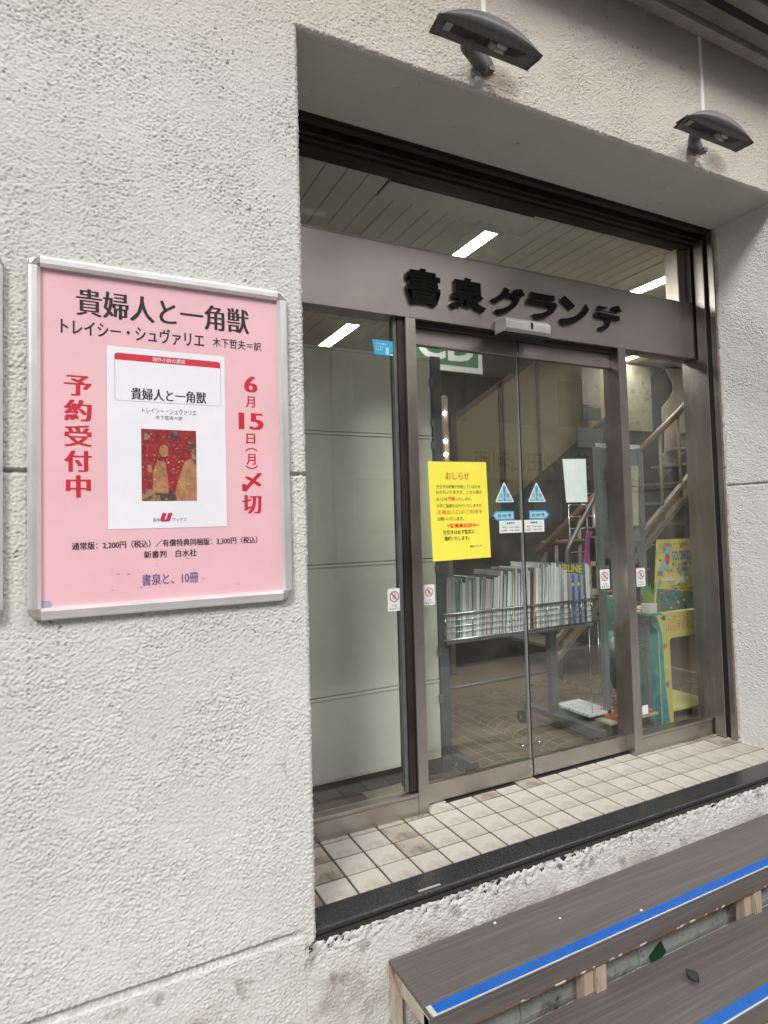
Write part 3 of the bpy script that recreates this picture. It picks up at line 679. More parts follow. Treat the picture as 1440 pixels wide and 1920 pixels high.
def tri_sticker(cx, label):
    mb = MB(); W = .047; z0, z1 = 1.1545, 1.239
    def tri(cx, z0, z1, w, r): return [(cx - w + r * .3, z0), (cx + w - r * .3, z0), (cx + w, z0 + r), (cx + r * .5, z1 - r * .3), (cx, z1), (cx - r * .5, z1 - r * .3), (cx - w, z0 + r)]
    polyp(mb, shd, tri(cx, z0, z1, W, .006), .0006, STW, .0004)
    o = mb.build('caution_sticker', None); meta(o, label, 'sticker', 'triangular caution stickers on the sliding doors')
    mb = MB(); polyp(mb, shd, tri(cx, z0 + .004, z1 - .009, W - .007, .004), .0009, STLB)
    polyp(mb, shd, [(cx - .004, z0 + .020), (cx + .004, z0 + .020), (cx + .008, z0 + .062), (cx + .005, z0 + .070), (cx - .005, z0 + .070), (cx - .008, z0 + .062)], .0012, STB)
    polyp(mb, shd, disc(cx, z0 + .011, .007), .0012, STB)
    text(mb, shd, '注', (cx - .027, z0 + .020, cx - .010, z0 + .036), STR, h=.0012, offset=.01); text(mb, shd, '意', (cx + .010, z0 + .020, cx + .027, z0 + .036), STR, h=.0012, offset=.01)
    rectp(mb, shd, cx - .037, z0 + .006, cx - .010, z0 + .010, .0012, STB); rectp(mb, shd, cx + .010, z0 + .006, cx + .037, z0 + .010, .0012, STB)
    mb.build('print', o, fix=False)
tri_sticker(.982, 'triangular blue and white caution sticker on the left sliding door'); tri_sticker(1.155, 'triangular blue and white caution sticker on the right sliding door')
def arrow_sticker(x0, x1, s, label):
    mb = MB(); z0, z1 = 1.079, 1.118; zc = (z0 + z1) / 2
    A = lambda i: ([(x1 - i, z0 + i), (x1 - i, z1 - i), (x0 + .020 + i * .4, z1 - i), (x0 + i * 1.3, zc), (x0 + .020 + i * .4, z0 + i)] if s < 0 else [(x0 + i, z1 - i), (x0 + i, z0 + i), (x1 - .020 - i * .4, z0 + i), (x1 - i * 1.3, zc), (x1 - .020 - i * .4, z1 - i)])
    polyp(mb, shd, A(0), .0006, STB, .0004); o = mb.build('automatic_door_sticker', None); meta(o, label, 'sticker', 'blue arrow stickers on the sliding doors')
    mb = MB(); polyp(mb, shd, A(.006), .0009, STLB); c = (x0 + x1) / 2 - s * .006
    text(mb, shd, '自', (c - .034, z0 + .011, c - .020, z1 - .011), STK, h=.0012, offset=.015); text(mb, shd, '動', (c + .020, z0 + .011, c + .034, z1 - .011), STK, h=.0012, offset=.015)
    polyp(mb, shd, disc(c, zc, .015, .0055), .0012, STB); mb.build('print', o, fix=False)
arrow_sticker(.916, 1.029, -1, 'blue arrow sticker pointing left, on the left sliding door'); arrow_sticker(1.109, 1.221, 1, 'blue arrow sticker pointing right, on the right sliding door')
def hours(x0, x1, label):
    mb = MB(); rectp(mb, shd, x0, 1.025, x1, 1.0775, .0006, flat('card_white', (.66, .69, .68)), .0004); o = mb.build('opening_hours_card', None); meta(o, label, 'sign', 'small opening hours cards on the sliding doors')
    mb = MB(); w = x1 - x0
    text(mb, shd, '営業時間', (x0 + .32 * w, 1.062, x0 + .66 * w, 1.0705), STK, h=.001, offset=.02)
    text(mb, shd, '平日　11:00〜20:00', (x0 + .13 * w, 1.045, x0 + .88 * w, 1.053), STK, h=.001, offset=.01)
    text(mb, shd, '土日祝　11:00〜20:00', (x0 + .06 * w, 1.032, x0 + .88 * w, 1.040), STK, h=.001, offset=.01)
    mb.build('lettering', o, fix=False)
hours(.950, 1.068, 'white opening hours card below the left arrow sticker'); hours(1.0785, 1.190, 'white opening hours card below the right arrow sticker')
def hand_sticker(s_, x0, x1, z0, z1, label):
    mb = MB(); polyp(mb, s_, rrect(x0, z0, x1, z1, .006), .0006, flat('hand_card', (.68, .72, .70)), .0004); o = mb.build('door_warning_sticker', None); meta(o, label, 'sticker', 'no-hands door warning stickers')
    cx, w, h = (x0 + x1) / 2, x1 - x0, z1 - z0; cz = z0 + h * .64; r = w * .36
    mb = MB()
    polyp(mb, s_, disc(cx, cz - r * .15, r * .38, r * .45), .0008, SKIN)
    for k in range(4): polyp(mb, s_, rrect(cx - r * .36 + k * r * .19, cz, cx - r * .22 + k * r * .19, cz + r * (.55 + .12 * (k in (1, 2))), r * .05, 2), .0009, SKIN)
    ringp(mb, s_, cx, cz, r * .82, r, .0011, STR)
    d = r * .62; q = r * .07; mb.add([s_.P(cx - d - q, cz + d - q, .0013), s_.P(cx - d + q, cz + d + q, .0013), s_.P(cx + d + q, cz - d + q, .0013), s_.P(cx + d - q, cz - d - q, .0013)], [(0, 1, 2, 3)], STR)
    text(mb, s_, 'ドアに', (cx - w * .22, z0 + h * .19, cx + w * .22, z0 + h * .29), STK, h=.001, offset=.02); text(mb, s_, 'ちゅうい', (cx - w * .38, z0 + h * .05, cx + w * .38, z0 + h * .16), STK, h=.001, offset=.02)
    mb.build('print', o, fix=False)
hand_sticker(shs, .404, .460, .752, .836, 'no-hands warning sticker at the right edge of the left side window')
hand_sticker(shd, .578, .627, .756, .836, 'no-hands warning sticker at the left edge of the left sliding door')
hand_sticker(shd, 1.505, 1.564, .753, .841, 'no-hands warning sticker at the right edge of the right sliding door')
hand_sticker(shs, 1.698, 1.756, .752, .838, 'no-hands warning sticker at the left edge of the right side window')
mb = MB(); polyp(mb, shs, [(.376, 1.714), (.481, 1.714), (.478, 1.768), (.470, 1.771), (.369, 1.771)], .0006, flat('cyan_sticker', (.04, .38, .62)), .0004)
o = mb.build('cyan_sticker', None); meta(o, 'small cyan blue sticker with white text high on the left side window', 'sticker')
mb = MB(); W_ = flat('sticker_text', (.45, .68, .80))
for k, s in enumerate(('スマホ充電器', 'レンタル', 'できます')): text(mb, shs, s, (.382, 1.752 - k * .011, .382 + (.045, .034, .030)[k], 1.760 - k * .011), W_, h=.001, offset=.02)
rectp(mb, shs, .424, 1.718, .436, 1.745, .001, W_); rectp(mb, shs, .444, 1.724, .468, 1.728, .001, STK); rectp(mb, shs, .443, 1.716, .454, 1.722, .001, flat('p3', (.7, .72, .8)))
mb.build('lettering', o, fix=False)
mb = MB(); polyp(mb, shd, [(1.330, 1.151), (1.457, 1.152), (1.456, 1.350), (1.317, 1.346)], -.0095, mat('thin_white_paper', (.78, .83, .83), .7, var=.08, scale=10, bump=.0008, bscale=8), .0006)
o = mb.build('white_paper_sheet', None); meta(o, 'blank white paper sheet taped behind the right sliding door', 'paper')
mb = MB(); rectp(mb, shs, 1.699, .164, 1.737, .205, .0006, STW, .0004); o = mb.build('square_sticker', None); meta(o, 'small plain white square sticker low on the right side window', 'sticker')

# ================================================================== timber steps in front
WOOD = mat('grey_vinyl_tread', (.092, .084, .080), .6, var=.22, scale=9, stretch=(.25, 14, 14), bump=.0006, bscale=34, bstretch=(.25, 14, 14), col2=(.16, .148, .14), c2lo=.50, c2hi=.80, c2scale=5)
BLUE = mat('blue_rubber', (.008, .105, .42), .5, var=.12, scale=30)
RUST = mat('rusty_cream_frame', (.44, .37, .30), .7, var=.2, scale=14, bump=.0006, bscale=60, col2=(.15, .055, .025), c2lo=.48, c2hi=.62, c2scale=9)
PALE = mat('pale_timber_leg', (.38, .29, .23), .75, var=.2, scale=12, stretch=(5, 5, .5), col2=(.12, .07, .045), c2lo=.6, c2hi=.7, c2scale=14)
def step_unit(x0, x1, yb, yf_, zt, zb, legs, label):
    t = thing('entrance_step', label, 'step', (x0, yb, zt), 'grey steps with blue nosing below the entrance')
    def bb(n, m, a, b, c, d, e, f_, bev=.002): return MB().box(a - x0, b - x0, c - yb, d - yb, e - zt, f_ - zt, m).build(n, t, bev)
    bb('tread', WOOD, x0, x1, yf_, yb, zt - .012, zt, .0025)
    bb('front_board', WOOD, x0 + .002, x1, yf_ + .001, yf_ + .012, zt - .060, zt - .0125, .0015)
    bb('frame_bar', RUST, x0, x1, yf_ + .0125, yf_ + .040, zt - .066, zt - .0125)
    bb('frame_bar', RUST, x0, x0 + .028, yf_ + .0125, yb - .03, zt - .050, zt - .013)
    bb('chipped_edge', mat('chipped_cream_rust', (.13, .06, .04), .8, var=.4, scale=40, col2=(.50, .44, .36), c2lo=.56, c2hi=.60, c2scale=26), x0 + .03, x1, yf_ + .0004, yf_ + .011, zt - .0655, zt - .0602, .0008)
    mb = MB(); n = 5
    mb.box(.018, x1 - x0, yf_ - yb + .0015, yf_ - yb + .034, .0001, .0022, BLUE)
    for k in range(n): mb.box(.018, x1 - x0, yf_ - yb + .0035 + k * .006, yf_ - yb + .0065 + k * .006, .0021, .0036, BLUE)
    mb.build('nosing_strip', t, .0006)
    MB().box(.004, x1 - x0, yf_ - yb - .0022, yf_ - yb + .0012, -.0005, .0028, ALU).build('nosing_edge', t, .0005)
    MB().box(.003, .0175, yf_ - yb + .0015, yf_ - yb + .034, .0001, .003, ALU).build('nosing_end', t, .0005)
    for lx in legs:
        bb('leg', PALE, lx, lx + .034, yf_ + .014, yf_ + .05, zb, zt - .067); bb('leg', PALE, lx + .037, lx + .075, yf_ + .004, yf_ + .03, zb, zt - .0665)
    for lx in (x0, x1 - .03): bb('leg', RUST, lx, lx + .028, yb - .028, yb, zb, zt - .0135)
    return t
step_unit(.139, 2.7, YW - .003, -.4585, -.131, -.400, [.645, 1.362, 2.08], 'upper grey step with blue nosing strip against the wall')
step_unit(.139, 2.7, -.442, -.700, -.271, -.4, [.645, 1.362, 2.08], 'lower grey step with blue nosing strip, cut by the bottom right corner')
CONC = mat('old_concrete', (.34, .36, .35), .9, var=.35, scale=9, bump=.001, bscale=30, col2=(.045, .045, .035), c2lo=.52, c2hi=.68, c2scale=9)
cs = thing('old_concrete_step', 'weathered grey concrete step hidden behind the new treads', 'step', (0, 0, 0))
for k, (a, b) in enumerate(((.20, .50), (.502, .975), (.978, 1.40), (1.403, 2.3), (2.302, 2.7))):
    n = 10; P_ = [(YW - .004, -.40)] + [(-.285 + .055 * math.cos(R(q)) * -1 * -1, -.345 + .05 * math.sin(R(q))) for q in range(60, 240, 18)] + [(-.35, -.40)]
    mb = MB().prism(P_, 'x', a, b, CONC); o = mb.build('concrete_block', cs, .006)
MB().box(1.02, 1.085, -.345, -.343, -.372, -.325, mat('green_tape', (.012, .06, .03), .4), rot=(0, -.5, 0)).build('green_tape', None)
meta(bpy.data.objects['green_tape'], 'strip of dark green tape on the concrete between the steps', 'tape')
for (x, y), l in (((.488, -.240), 'white chip on the upper step nearest the wall'), ((.67, -.321), 'tiny white chip in the middle of the upper step'), ((.911, -.415), 'white chip on the upper step by the blue strip')):
    mb = MB(); pts = [(x + random.uniform(.5, 1) * .0065 * math.cos(a), y + random.uniform(.4, 1) * .0045 * math.sin(a)) for a in np.linspace(0, 5.4, 7)]
    mb.prism(pts, 'z', -.1308, -.1285, flat('chip_white', (.72, .72, .70))); o = mb.build('paint_chip', None); meta(o, l, 'debris', 'white chips lying on the upper step')
mb = MB(); n = 10; vs = []; fs = []
for i in range(n + 1):
    t_ = i / n; w = .017 * math.sin(math.pi * min(1, t_ * 1.05) ** .8) + .0005
    for s in (-1, 0, 1): vs.append((.955 + t_ * .012 + s * w * 1.0, -.575 + t_ * .052, -.2655 + .006 * abs(s) + .004 * math.sin(3 * t_)))
for i in range(n):
    for k in range(2): a = i * 3 + k; fs.append((a, a + 1, a + 4, a + 3))
mb.add(vs, fs, mat('dead_leaf', (.022, .024, .028), .5, var=.4, scale=50), True); o = mb.build('fallen_leaf', None, fix=False); meta(o, 'dark dead leaf lying on the lower step', 'leaf')

# street and the other side of it
ASPH = mat('asphalt', (.055, .055, .056), .85, var=.3, scale=40, bump=.004, bscale=150)
o = MB().box(-60, 60, -8, -3.2, -.6, -.55, ASPH).build('street', None); meta(o, kind='structure')
o = MB().box(-60, 60, -3.19, .3, -.6, -.41, mat('pale_paving', (.36, .35, .33), .8, var=.15, scale=4)).build('near_pavement', None); meta(o, kind='structure')
o = MB().box(-60, 60, -12, -8, -.6, -.30, mat('paving_grey', (.22, .215, .2), .8, var=.2, scale=5)).build('pavement', None); meta(o, kind='structure')
o = MB().box(-250, 250, -400, 60, -.9, -.61, ASPH).build('ground', None); meta(o, kind='structure')
OPP = [(-30, -13, 13, (.32, .29, .25)), (-12.9, -4, 9, (.42, .41, .38)), (-3.9, 5, 8, (.30, .22, .17)), (5.1, 14, 11, (.40, .38, .34)), (14.1, 30, 14, (.24, .24, .25))]
nm = ['beige', 'white', 'brown brick', 'cream', 'grey']
for k, (a, b, h, c) in enumerate(OPP):
    t = thing('street_building', '%s building across the street, behind the camera' % nm[k], 'building', (a, -12, -.3))
    mm = mat('facade_' + 'abcde'[k], c, .8, var=.12, scale=2)
    MB().box(0, b - a, -8, 0, 0, h, mm).build('facade', t)
    WG = mat('dark_window_glass', (.03, .035, .04), .1, spec=.8); wm = None
    for fl_ in range(int(h // 3)):
        n = int((b - a) // 2)
        for i in range(n):
            x = (i + .5) * (b - a) / n
            if wm is None:
                w_ = MB().box(-.65, .65, -.02, .05, 0, 1.5, flat('window_frame_white', (.5, .5, .5))).box(-.6, .6, .04, .06, .05, 1.45, WG).build('window', t); wm = w_.data
            else: w_ = link('window', wm, t)
            w_.location = (x, 0, fl_ * 3 + 1.1)
t = thing('tea_shop_signboard', 'long pale signboard with black characters across the street', 'sign', (11.2, -11.9, 2.75))
MB().box(-2.5, 2.5, -.05, .12, -.5, .5, mat('signboard_pale', (.55, .52, .42), .7)).build('board', t)
mb = MB(); st = Sheet((0, .125, 0), (-1, 0, 0), (0, 0, 1)); text(mb, st, '茶　神田山利西', (-2.1, -.3, 2.1, .3), BLACKSIGN, offset=.02, h=.002); mb.build('lettering', t, fix=False)

# ================================================================== interior
o = MB().box(-1.2, 8, .36, 5.2, -.05, -.012, mat('brown_floor_mat', (.125, .092, .052), .9, var=.2, scale=60)).build('shop_floor', None); meta(o, kind='structure')
shop_floor = o
STN = [mat('brown_stone_' + 'abc'[k], c, .6, var=.2, scale=30, bump=.0008, bscale=70) for k, c in enumerate(((.115, .085, .048), (.095, .070, .040), (.135, .102, .060)))]
MB().box(.4, 3.2, .361, 1.45, -.0119, -.0036, mat('pale_joint', (.25, .23, .17), .8)).build('joint_bed', shop_floor)
# fan (segmental arc) paving: every stone is a piece; stacked arcs
CW, PIT, RAD, NS = .46, .072, .30, 7
scache = {}
cnt = 0; rest = MB()
cells = []
for ci in range(6):
    cx = .62 + ci * CW
    for k in range(-4, 32):
        for s in range(NS): cells.append((cx, .30 + k * PIT + (PIT / 2 if ci % 2 else 0), s, ci))
def arc_y(a): return RAD * math.cos(a) - RAD * math.cos(math.asin(CW / 2 / RAD))
am = math.asin(CW / 2 / RAD)
shp = []
for s in range(NS):
    a0 = -am + 2 * am * s / NS; a1 = -am + 2 * am * (s + 1) / NS; g = .0032
    p = []
    for a in np.linspace(a0, a1, 4): p.append((RAD * math.sin(a), arc_y(a)))
    xs_ = [q[0] for q in p]; xlo, xhi = xs_[0] + g, xs_[-1] - g
    lo = [(min(max(x, xlo), xhi), y + g) for x, y in p]; hi = [(min(max(x, xlo), xhi), y + PIT - g) for x, y in p]
    shp.append(lo + hi[::-1])
cells.sort(key=lambda c: (c[0] + RAD * math.sin(-am + 2 * am * (c[2] + .5) / NS) - .8) ** 2 * .6 + (c[1] - .3) ** 2)
for cx, cy, s, ci in cells:
    ly = cy + arc_y(-am + 2 * am * (s + .5) / NS); lx = cx + RAD * math.sin(-am + 2 * am * (s + .5) / NS)
    if ly < .37 or ly > 1.45 or lx < .55: continue
    mi = random.randrange(3)
    if cnt < 290:
        key = (s, mi)
        if key not in scache:
            q = MB().prism(shp[s], 'z', -.007, -.0025, STN[mi]).build('paving_stone', shop_floor); scache[key] = q.data
        else: q = link('paving_stone', scache[key], shop_floor)
        q.location = (cx, cy, random.uniform(-.0006, .0006)); cnt += 1
    else:
        rest.prism([(a + cx, b + cy) for a, b in shp[s]], 'z', -.007, -.0025 + random.uniform(-.0005, .0005), STN[mi])
q = rest.build('paving_stones', shop_floor, fix=False); q['kind'] = 'stuff'

# cream hinged panels behind the left window
cp = thing('cream_shutter_cabinet', 'pale green cream steel panels with hinges standing behind the left window', 'cabinet', (0, .53, 0))
DUSTC = mat('cream_panel_dusty', (.47, .53, .43), .5, var=.05, scale=3, coat=.1, col2=(.16, .16, .13), c2lo=.66, c2hi=.70, c2scale=70)
for z0, z1 in ((.066, .398), (.402, .920), (.924, 1.456), (1.460, 1.806)):
    MB().box(-1.19, .775, .0, .035, z0, z1 - .012, CREAM).box(-1.19, .775, -.004, .035, z1 - .011, z1, CREAM).build('panel', cp, .002)
MB().box(-1.19, .775, .003, .035, .0, .065, STEELD).build('skirting', cp)
MB().box(.779, .828, -.004, .05, -.01, 1.815, GREYPOST).build('post', cp, .002)
for z in (.50, .86, 1.02, 1.40, 1.50, 1.68, .30):
    MB().box(.768, .784, -.010, -.003, z, z + .035, GREYMETAL).build('hinge', cp, .001)
# small dead spots of paint wear: seam mouldings
# magazine cart
ct = thing('magazine_cart', 'grey steel magazine trolley with wire basket on casters behind the doors', 'trolley', (0, 0, 0))
CX0, CX1, CY0, CY1 = .80, 1.652, .505, .74
for x in (.83, 1.545): MB().box(x, x + .042, .70, .735, .06, .56, GREYMETAL).build('post', ct, .002)
for x in (.815, 1.54): MB().box(x, x + .045, .37, .93, .055, .085, GREYMETAL).build('foot_bar', ct, .003)
MB().tube([(.85, .70, .30), (1.56, .70, .30)], .008, GREYMETAL).build('cross_bar', ct)
MB().box(.80, 1.65, .50, .74, .548, .560, GREYMETAL).build('basket_floor', ct, .001)
cas0 = None
for x, y in ((.838, .40), (1.565, .42), (.838, .90), (1.50, .90)):
    if cas0 is None:
        cas0 = MB().tube([(-.011, 0, 0), (.011, 0, 0)], .025, BLACK, 16).tube([(-.0125, 0, 0), (.0125, 0, 0)], .011, CHROME, 10).box(-.016, .016, -.012, .018, .012, .03, CHROME).build('caster', ct); q = cas0
    else: q = link('caster', cas0.data, ct)
    q.location = (x, y, .025)
def rail(z, r, y=CY0): MB().tube([(CX0 - .01, y, z), (CX1, y, z), (CX1, CY1, z), (CX0, CY1, z)], r, CHROME, 8).build('basket_rail', ct)
rail(.677, .0055); rail(.565, .0045)
for z in (.597, .623, .650): rail(z, .0017)
wm = None
for k in range(13):
    x = .80 + k * .071
    if wm is None: q = MB().tube([(0, 0, .565), (0, 0, .677)], .0016, CHROME, 6).build('basket_wire', ct); wm = q.data
    else: q = link('basket_wire', wm, ct)
    q.location = (x, CY0 - .001, 0)
# magazines, one by one
PAGE = [mat('page_edge_' + 'abcd'[k], c, .7, var=.10, scale=1, stretch=(900, 1, 1)) for k, c in enumerate(((.78, .80, .82), (.68, .72, .75), (.80, .81, .80), (.60, .63, .66)))]
COV = [mat('cover_' + str('abcdefgh'[k]), c, .35, var=.3, scale=18, coat=.3) for k, c in enumerate(((.25, .26, .27), (.36, .38, .38), (.10, .11, .12), (.13, .24, .23), (.42, .40, .40), (.33, .30, .36), (.20, .22, .24), (.48, .49, .48)))]
def magazine(x, th, d, h, tilt, cov, page, label, group='magazines standing in the wire basket', sy=.512, spine=None):
    o = bpy.data.objects.new('magazine', None); COL.objects.link(o); o.location = (x, sy, .5615); o.rotation_euler = (0, tilt, random.uniform(-.02, .02))
    meta(o, label, 'magazine', group)
    MB().box(.0007, th - .0007, .001, d, .001, h - .001, page).build('pages', o)
    MB().box(0, .0006, 0, d + .001, 0, h, cov).box(th - .0006, th, 0, d + .001, 0, h, cov).build('cover', o)
    if spine: MB().box(.0002, th - .0002, -.0006, .0004, 0, h, spine).build('spine', o)
    return o
x = .812; i = 0
tops = [(.812, .262), (.90, .262), (.985, .268), (1.02, .262), (1.10, .278), (1.20, .285), (1.30, .292), (1.40, .298), (1.465, .285)]
SP = [flat('spine_' + 'abcdef'[k], c, .4) for k, c in enumerate(((.60, .60, .62), (.35, .36, .40), (.05, .05, .06), (.60, .42, .12), (.10, .25, .22), (.62, .50, .52)))]
while x < 1.452:
    th = random.choice([.004, .005, .006, .009, .013, .018]); h = np.interp(x, [a for a, _ in tops], [b for _, b in tops]) + random.choice((-.016, -.008, -.002, .004, .010))
    if 1.015 < x < 1.07: h -= .018
    tl = .03 + random.uniform(-.01, .01) + (.045 if .98 < x < 1.16 else .02 if x > 1.16 else 0)
    r1 = random.random(); sp = SP[random.randrange(6)] if r1 < .22 else (SP[0] if r1 < .4 else None)
    magazine(x, th, random.uniform(.19, .222), h, tl, random.choice(COV), random.choice(PAGE), 'pale magazine standing in the %s of the wire basket, %s' % ('left end' if x < 1.0 else 'left half' if x < 1.15 else 'middle' if x < 1.3 else 'right half', 'coloured spine' if sp and r1 < .22 else 'white spine' if sp else 'pages outward'), spine=sp)
    x += th + random.choice([.0004, .0006, .001, .0025, .005]); i += 1
for xx, th, h, l in ((1.478, .008, .262, 'slim white magazine just right of the gap in the basket'), (1.487, .012, .268, 'thick white magazine right of the gap in the basket')):
    magazine(xx, th, .21, h, .02, COV[7], PAGE[0], l, spine=SP[0])
STAR = mat('blue_star_cover', (.02, .06, .30), .35, var=.3, scale=20, col2=(.6, .62, .65), c2lo=.56, c2hi=.60, c2scale=45)
GB = flat('grey_divider', (.28, .28, .27))
for k, xx in enumerate((1.517, 1.556, 1.593)):
    o = MB().box(0, .016, 0, .15, 0, .245 - .003 * k, GB).build('book_divider', None, .001); o.location = (xx, .513, .5615); meta(o, ('first', 'second', 'third')[k] + ' grey upright divider from the left in the basket', 'divider', 'grey dividers in the wire basket')
for k, xx in enumerate((1.537, 1.575)):
    magazine(xx, .016, .2, .243, 0, STAR, PAGE[3], ('left', 'right')[k] + ' blue star-patterned magazine between grey dividers', spine=STAR, sy=.52)
am_ = magazine(1.625, .011, .215, .292, -.01, flat('airline_cover', (.10, .16, .17), .35, .4), PAGE[0], 'magazine with big yellow AIRLINE title at the right end of the basket', spine=SP[0])
magazine(1.638, .012, .21, .286, -.01, COV[7], PAGE[0], 'white magazine at the far right end of the basket', spine=SP[0])
mb = MB(); s_ = Sheet((-.0008, 0, 0), (0, -1, 0), (0, 0, 1)); text(mb, s_, 'AIRLINE', (-.205, .246, -.022, .284), flat('airline_yellow', (.80, .66, .02)), h=.0004, offset=.03)
rectp(mb, s_, -.214, .02, -.001, .16, .0002, STAR); mb.build('cover_print', am_, fix=False)
for k in range(3):
    o = magazine(1.34 + k * .03, .006, .21, .31 - .004 * k, -.035, COV[(7, 4, 1)[k]], PAGE[2], ('tall grey catalogue leaning above the middle magazines', 'second tall catalogue in the middle of the basket', 'third tall catalogue in the middle of the basket')[k])

# leaflet stand behind the right mullion
ls = thing('leaflet_stand', 'grey framed leaflet stand with wire baskets behind the right mullion', 'stand', (0, .5, 0))
FRM = mat('stand_frame_grey', (.17, .19, .19), .4, .4)
MB().box(1.722, 1.75, .0, .03, 0.0, 1.44, FRM).build('post', ls, .002); MB().box(2.018, 2.045, .0, .03, .0, 1.44, FRM).build('post', ls, .002)
MB().box(1.75, 2.018, .012, .018, .95, 1.435, mat('stand_back', (.15, .17, .165), .5)).build('back_board', ls)
MB().box(1.62, 2.05, .0, .32, .055, .075, FRM).build('base_shelf', ls, .002)
for z in (.47, .63): 
    mm = MB()
    for q in range(4): mm.tube([(1.755, -.02, z - .04 * q + .04), (2.015, -.02, z - .04 * q + .04), (2.015, .2, z - .04 * q + .04)], .0018, CHROME, 6)
    mm.build('wire_basket', ls)
for z in (1.235, 1.265, 1.03): MB().tube([(1.768, .0, z + .05), (1.768, -.03, z), (2.0, -.03, z), (2.0, .0, z + .05)], .0022, CHROME, 6).build('wire_loop', ls)
for x in (1.64, 1.70): MB().tube([(x, .02, .09), (x, .02, .56)], .0016, CHROME, 6).build('wire_upright', ls)
o = MB().box(1.765, 2.085, .548, .552, 1.25, 1.465, flat('paper_white', (.62, .66, .64))).build('white_backing_sheet', None); meta(o, 'white paper sticking out behind the top of the leaflet stand', 'paper')
o = MB().prism([(1.785, 1.345), (2.005, 1.345), (1.985, 1.035), (1.80, 1.035)], 'y', .492, .500, mat('cream_leaflet', (.34, .31, .20), .6)).build('leaflet_bundle', None); meta(o, 'cream leaflet bundle held by wires in the upper leaflet stand', 'leaflets')
o = MB().prism([(1.81, 1.0), (1.90, 1.0), (1.90, .93), (1.82, .91)], 'y', .50, .505, flat('yellow_card', (.35, .30, .06))).build('yellow_card', None); meta(o, 'dull yellow card below the cream leaflets in the stand', 'card')
BOT = mat('mint_plastic', (.10, .36, .26), .3, var=.25, scale=14, coat=.4)
bt = thing('mint_green_bottle', 'mint green plastic bottle standing in the middle wire basket', 'bottle', (1.90, .60, .47))
MB().tube([(0, 0, 0), (0, 0, .15), (0, 0, .185), (0, 0, .205)], [.045, .045, .038, .030], BOT, 18).build('body', bt); MB().tube([(0, 0, .205), (0, 0, .225)], [.032, .032], mat('cap_brown', (.3, .17, .06), .5), 14).build('cap', bt)
bg_ = thing('green_plastic_bag', 'bulging green plastic bag hanging in the lower wire basket', 'bag', (1.86, .58, .43))
def blob(mb, c, r, m, nz=10, na=16, wob=.12, seed=1):
    rg = random.Random(seed); vs = []; fs = []
    for i in range(nz + 1):
        for k in range(na):
            th, ph = math.pi * i / nz, 2 * math.pi * k / na; w = 1 + rg.uniform(-wob, wob) * math.sin(th)
            vs.append((c[0] + r[0] * w * math.sin(th) * math.cos(ph), c[1] + r[1] * w * math.sin(th) * math.sin(ph), c[2] + r[2] * math.cos(th)))
    for i in range(nz):
        for k in range(na): fs.append((i * na + k, i * na + (k + 1) % na, (i + 1) * na + (k + 1) % na, (i + 1) * na + k))
    mb.add(vs, fs, m, True)
mm = MB(); blob(mm, (0, 0, 0), (.085, .05, .062), BOT); mm.build('bag_body', bg_)
for k, dx in enumerate((-.03, .05)):
    mm = MB(); blob(mm, (dx, -.035, 0), (.03, .022, .035), flat('bag_white_print', (.5, .62, .6)), seed=3 + k); mm.build('white_roll', bg_)
mm = MB(); blob(mm, (1.92, .6, .27), (.055, .06, .11), mat('dark_blue_cloth', (.012, .06, .10), .7, var=.4, scale=30), seed=5, wob=.2); o = mm.build('dark_blue_bag', None); meta(o, 'dark blue crumpled bag below the green bag in the stand', 'bag')
mm = MB(); blob(mm, (1.91, .60, .125), (.06, .07, .065), mat('mottled_cloth', (.16, .13, .15), .8, var=.6, scale=60, col2=(.4, .36, .36), c2lo=.5, c2hi=.55, c2scale=60), seed=6, wob=.25); o = mm.build('mottled_cloth_bundle', None); meta(o, 'grey mottled cloth bundle at the foot of the leaflet stand', 'cloth')
COVO = mat('orange_cover', (.42, .12, .04), .5, var=.4, scale=30, col2=(.6, .45, .3), c2lo=.55, c2hi=.62, c2scale=30)
COVW = mat('text_cover_white', (.60, .63, .62), .5, var=.2, scale=8, col2=(.12, .12, .12), c2lo=.54, c2hi=.56, c2scale=8, stretch=(2, 30, 1))
for k, (a, b, c, d, z, m_, l) in enumerate(((1.66, 1.99, .42, .70, .078, flat('cream_book', (.35, .34, .26)), 'cream magazine at the bottom of the pile on the base shelf'), (1.70, 1.97, .43, .66, .092, COVO, 'orange magazine on the pile on the base shelf'), (1.60, 1.76, .50, .74, .106, COVW, 'white printed magazine lying on top of the floor pile'))):
    o = MB().box(a, b, c, d, z, z + .012, m_).build('lying_magazine', None, .001); o.rotation_euler = (0, 0, 0); meta(o, l, 'magazine', 'magazines lying on the base shelf')
# rack behind with pink board and cards
rk = thing('wire_card_rack', 'grey wire card rack with bent tube behind the magazine trolley', 'rack', (0, 0, 0))
MB().tube([(1.95, .98, .50), (1.88, .91, .56), (1.862, .9, .62), (1.862, .9, .88), (1.872, .9, .915), (2.14, .9, 1.262), (2.30, .9, 1.47)], .0125, mat('grey_tube', (.18, .18, .175), .4, .5), 10).build('bent_tube', rk)
MB().tube([(2.30, 1.0, 0), (2.30, 1.0, 1.3)], .012, GREYMETAL, 8).build('rear_post', rk)
mm = MB()
for k in range(10): mm.tube([(1.98, 1.0, .6 + k * .07), (2.32, 1.0, .6 + k * .07)], .003, CHROME, 6)
mm.tube([(1.98, 1.0, .6), (1.98, 1.0, 1.16)], .004, CHROME, 6); mm.tube([(2.12, 1.0, .6), (2.12, 1.0, 1.16)], .004, CHROME, 6)
mm.build('wire_grid', rk)
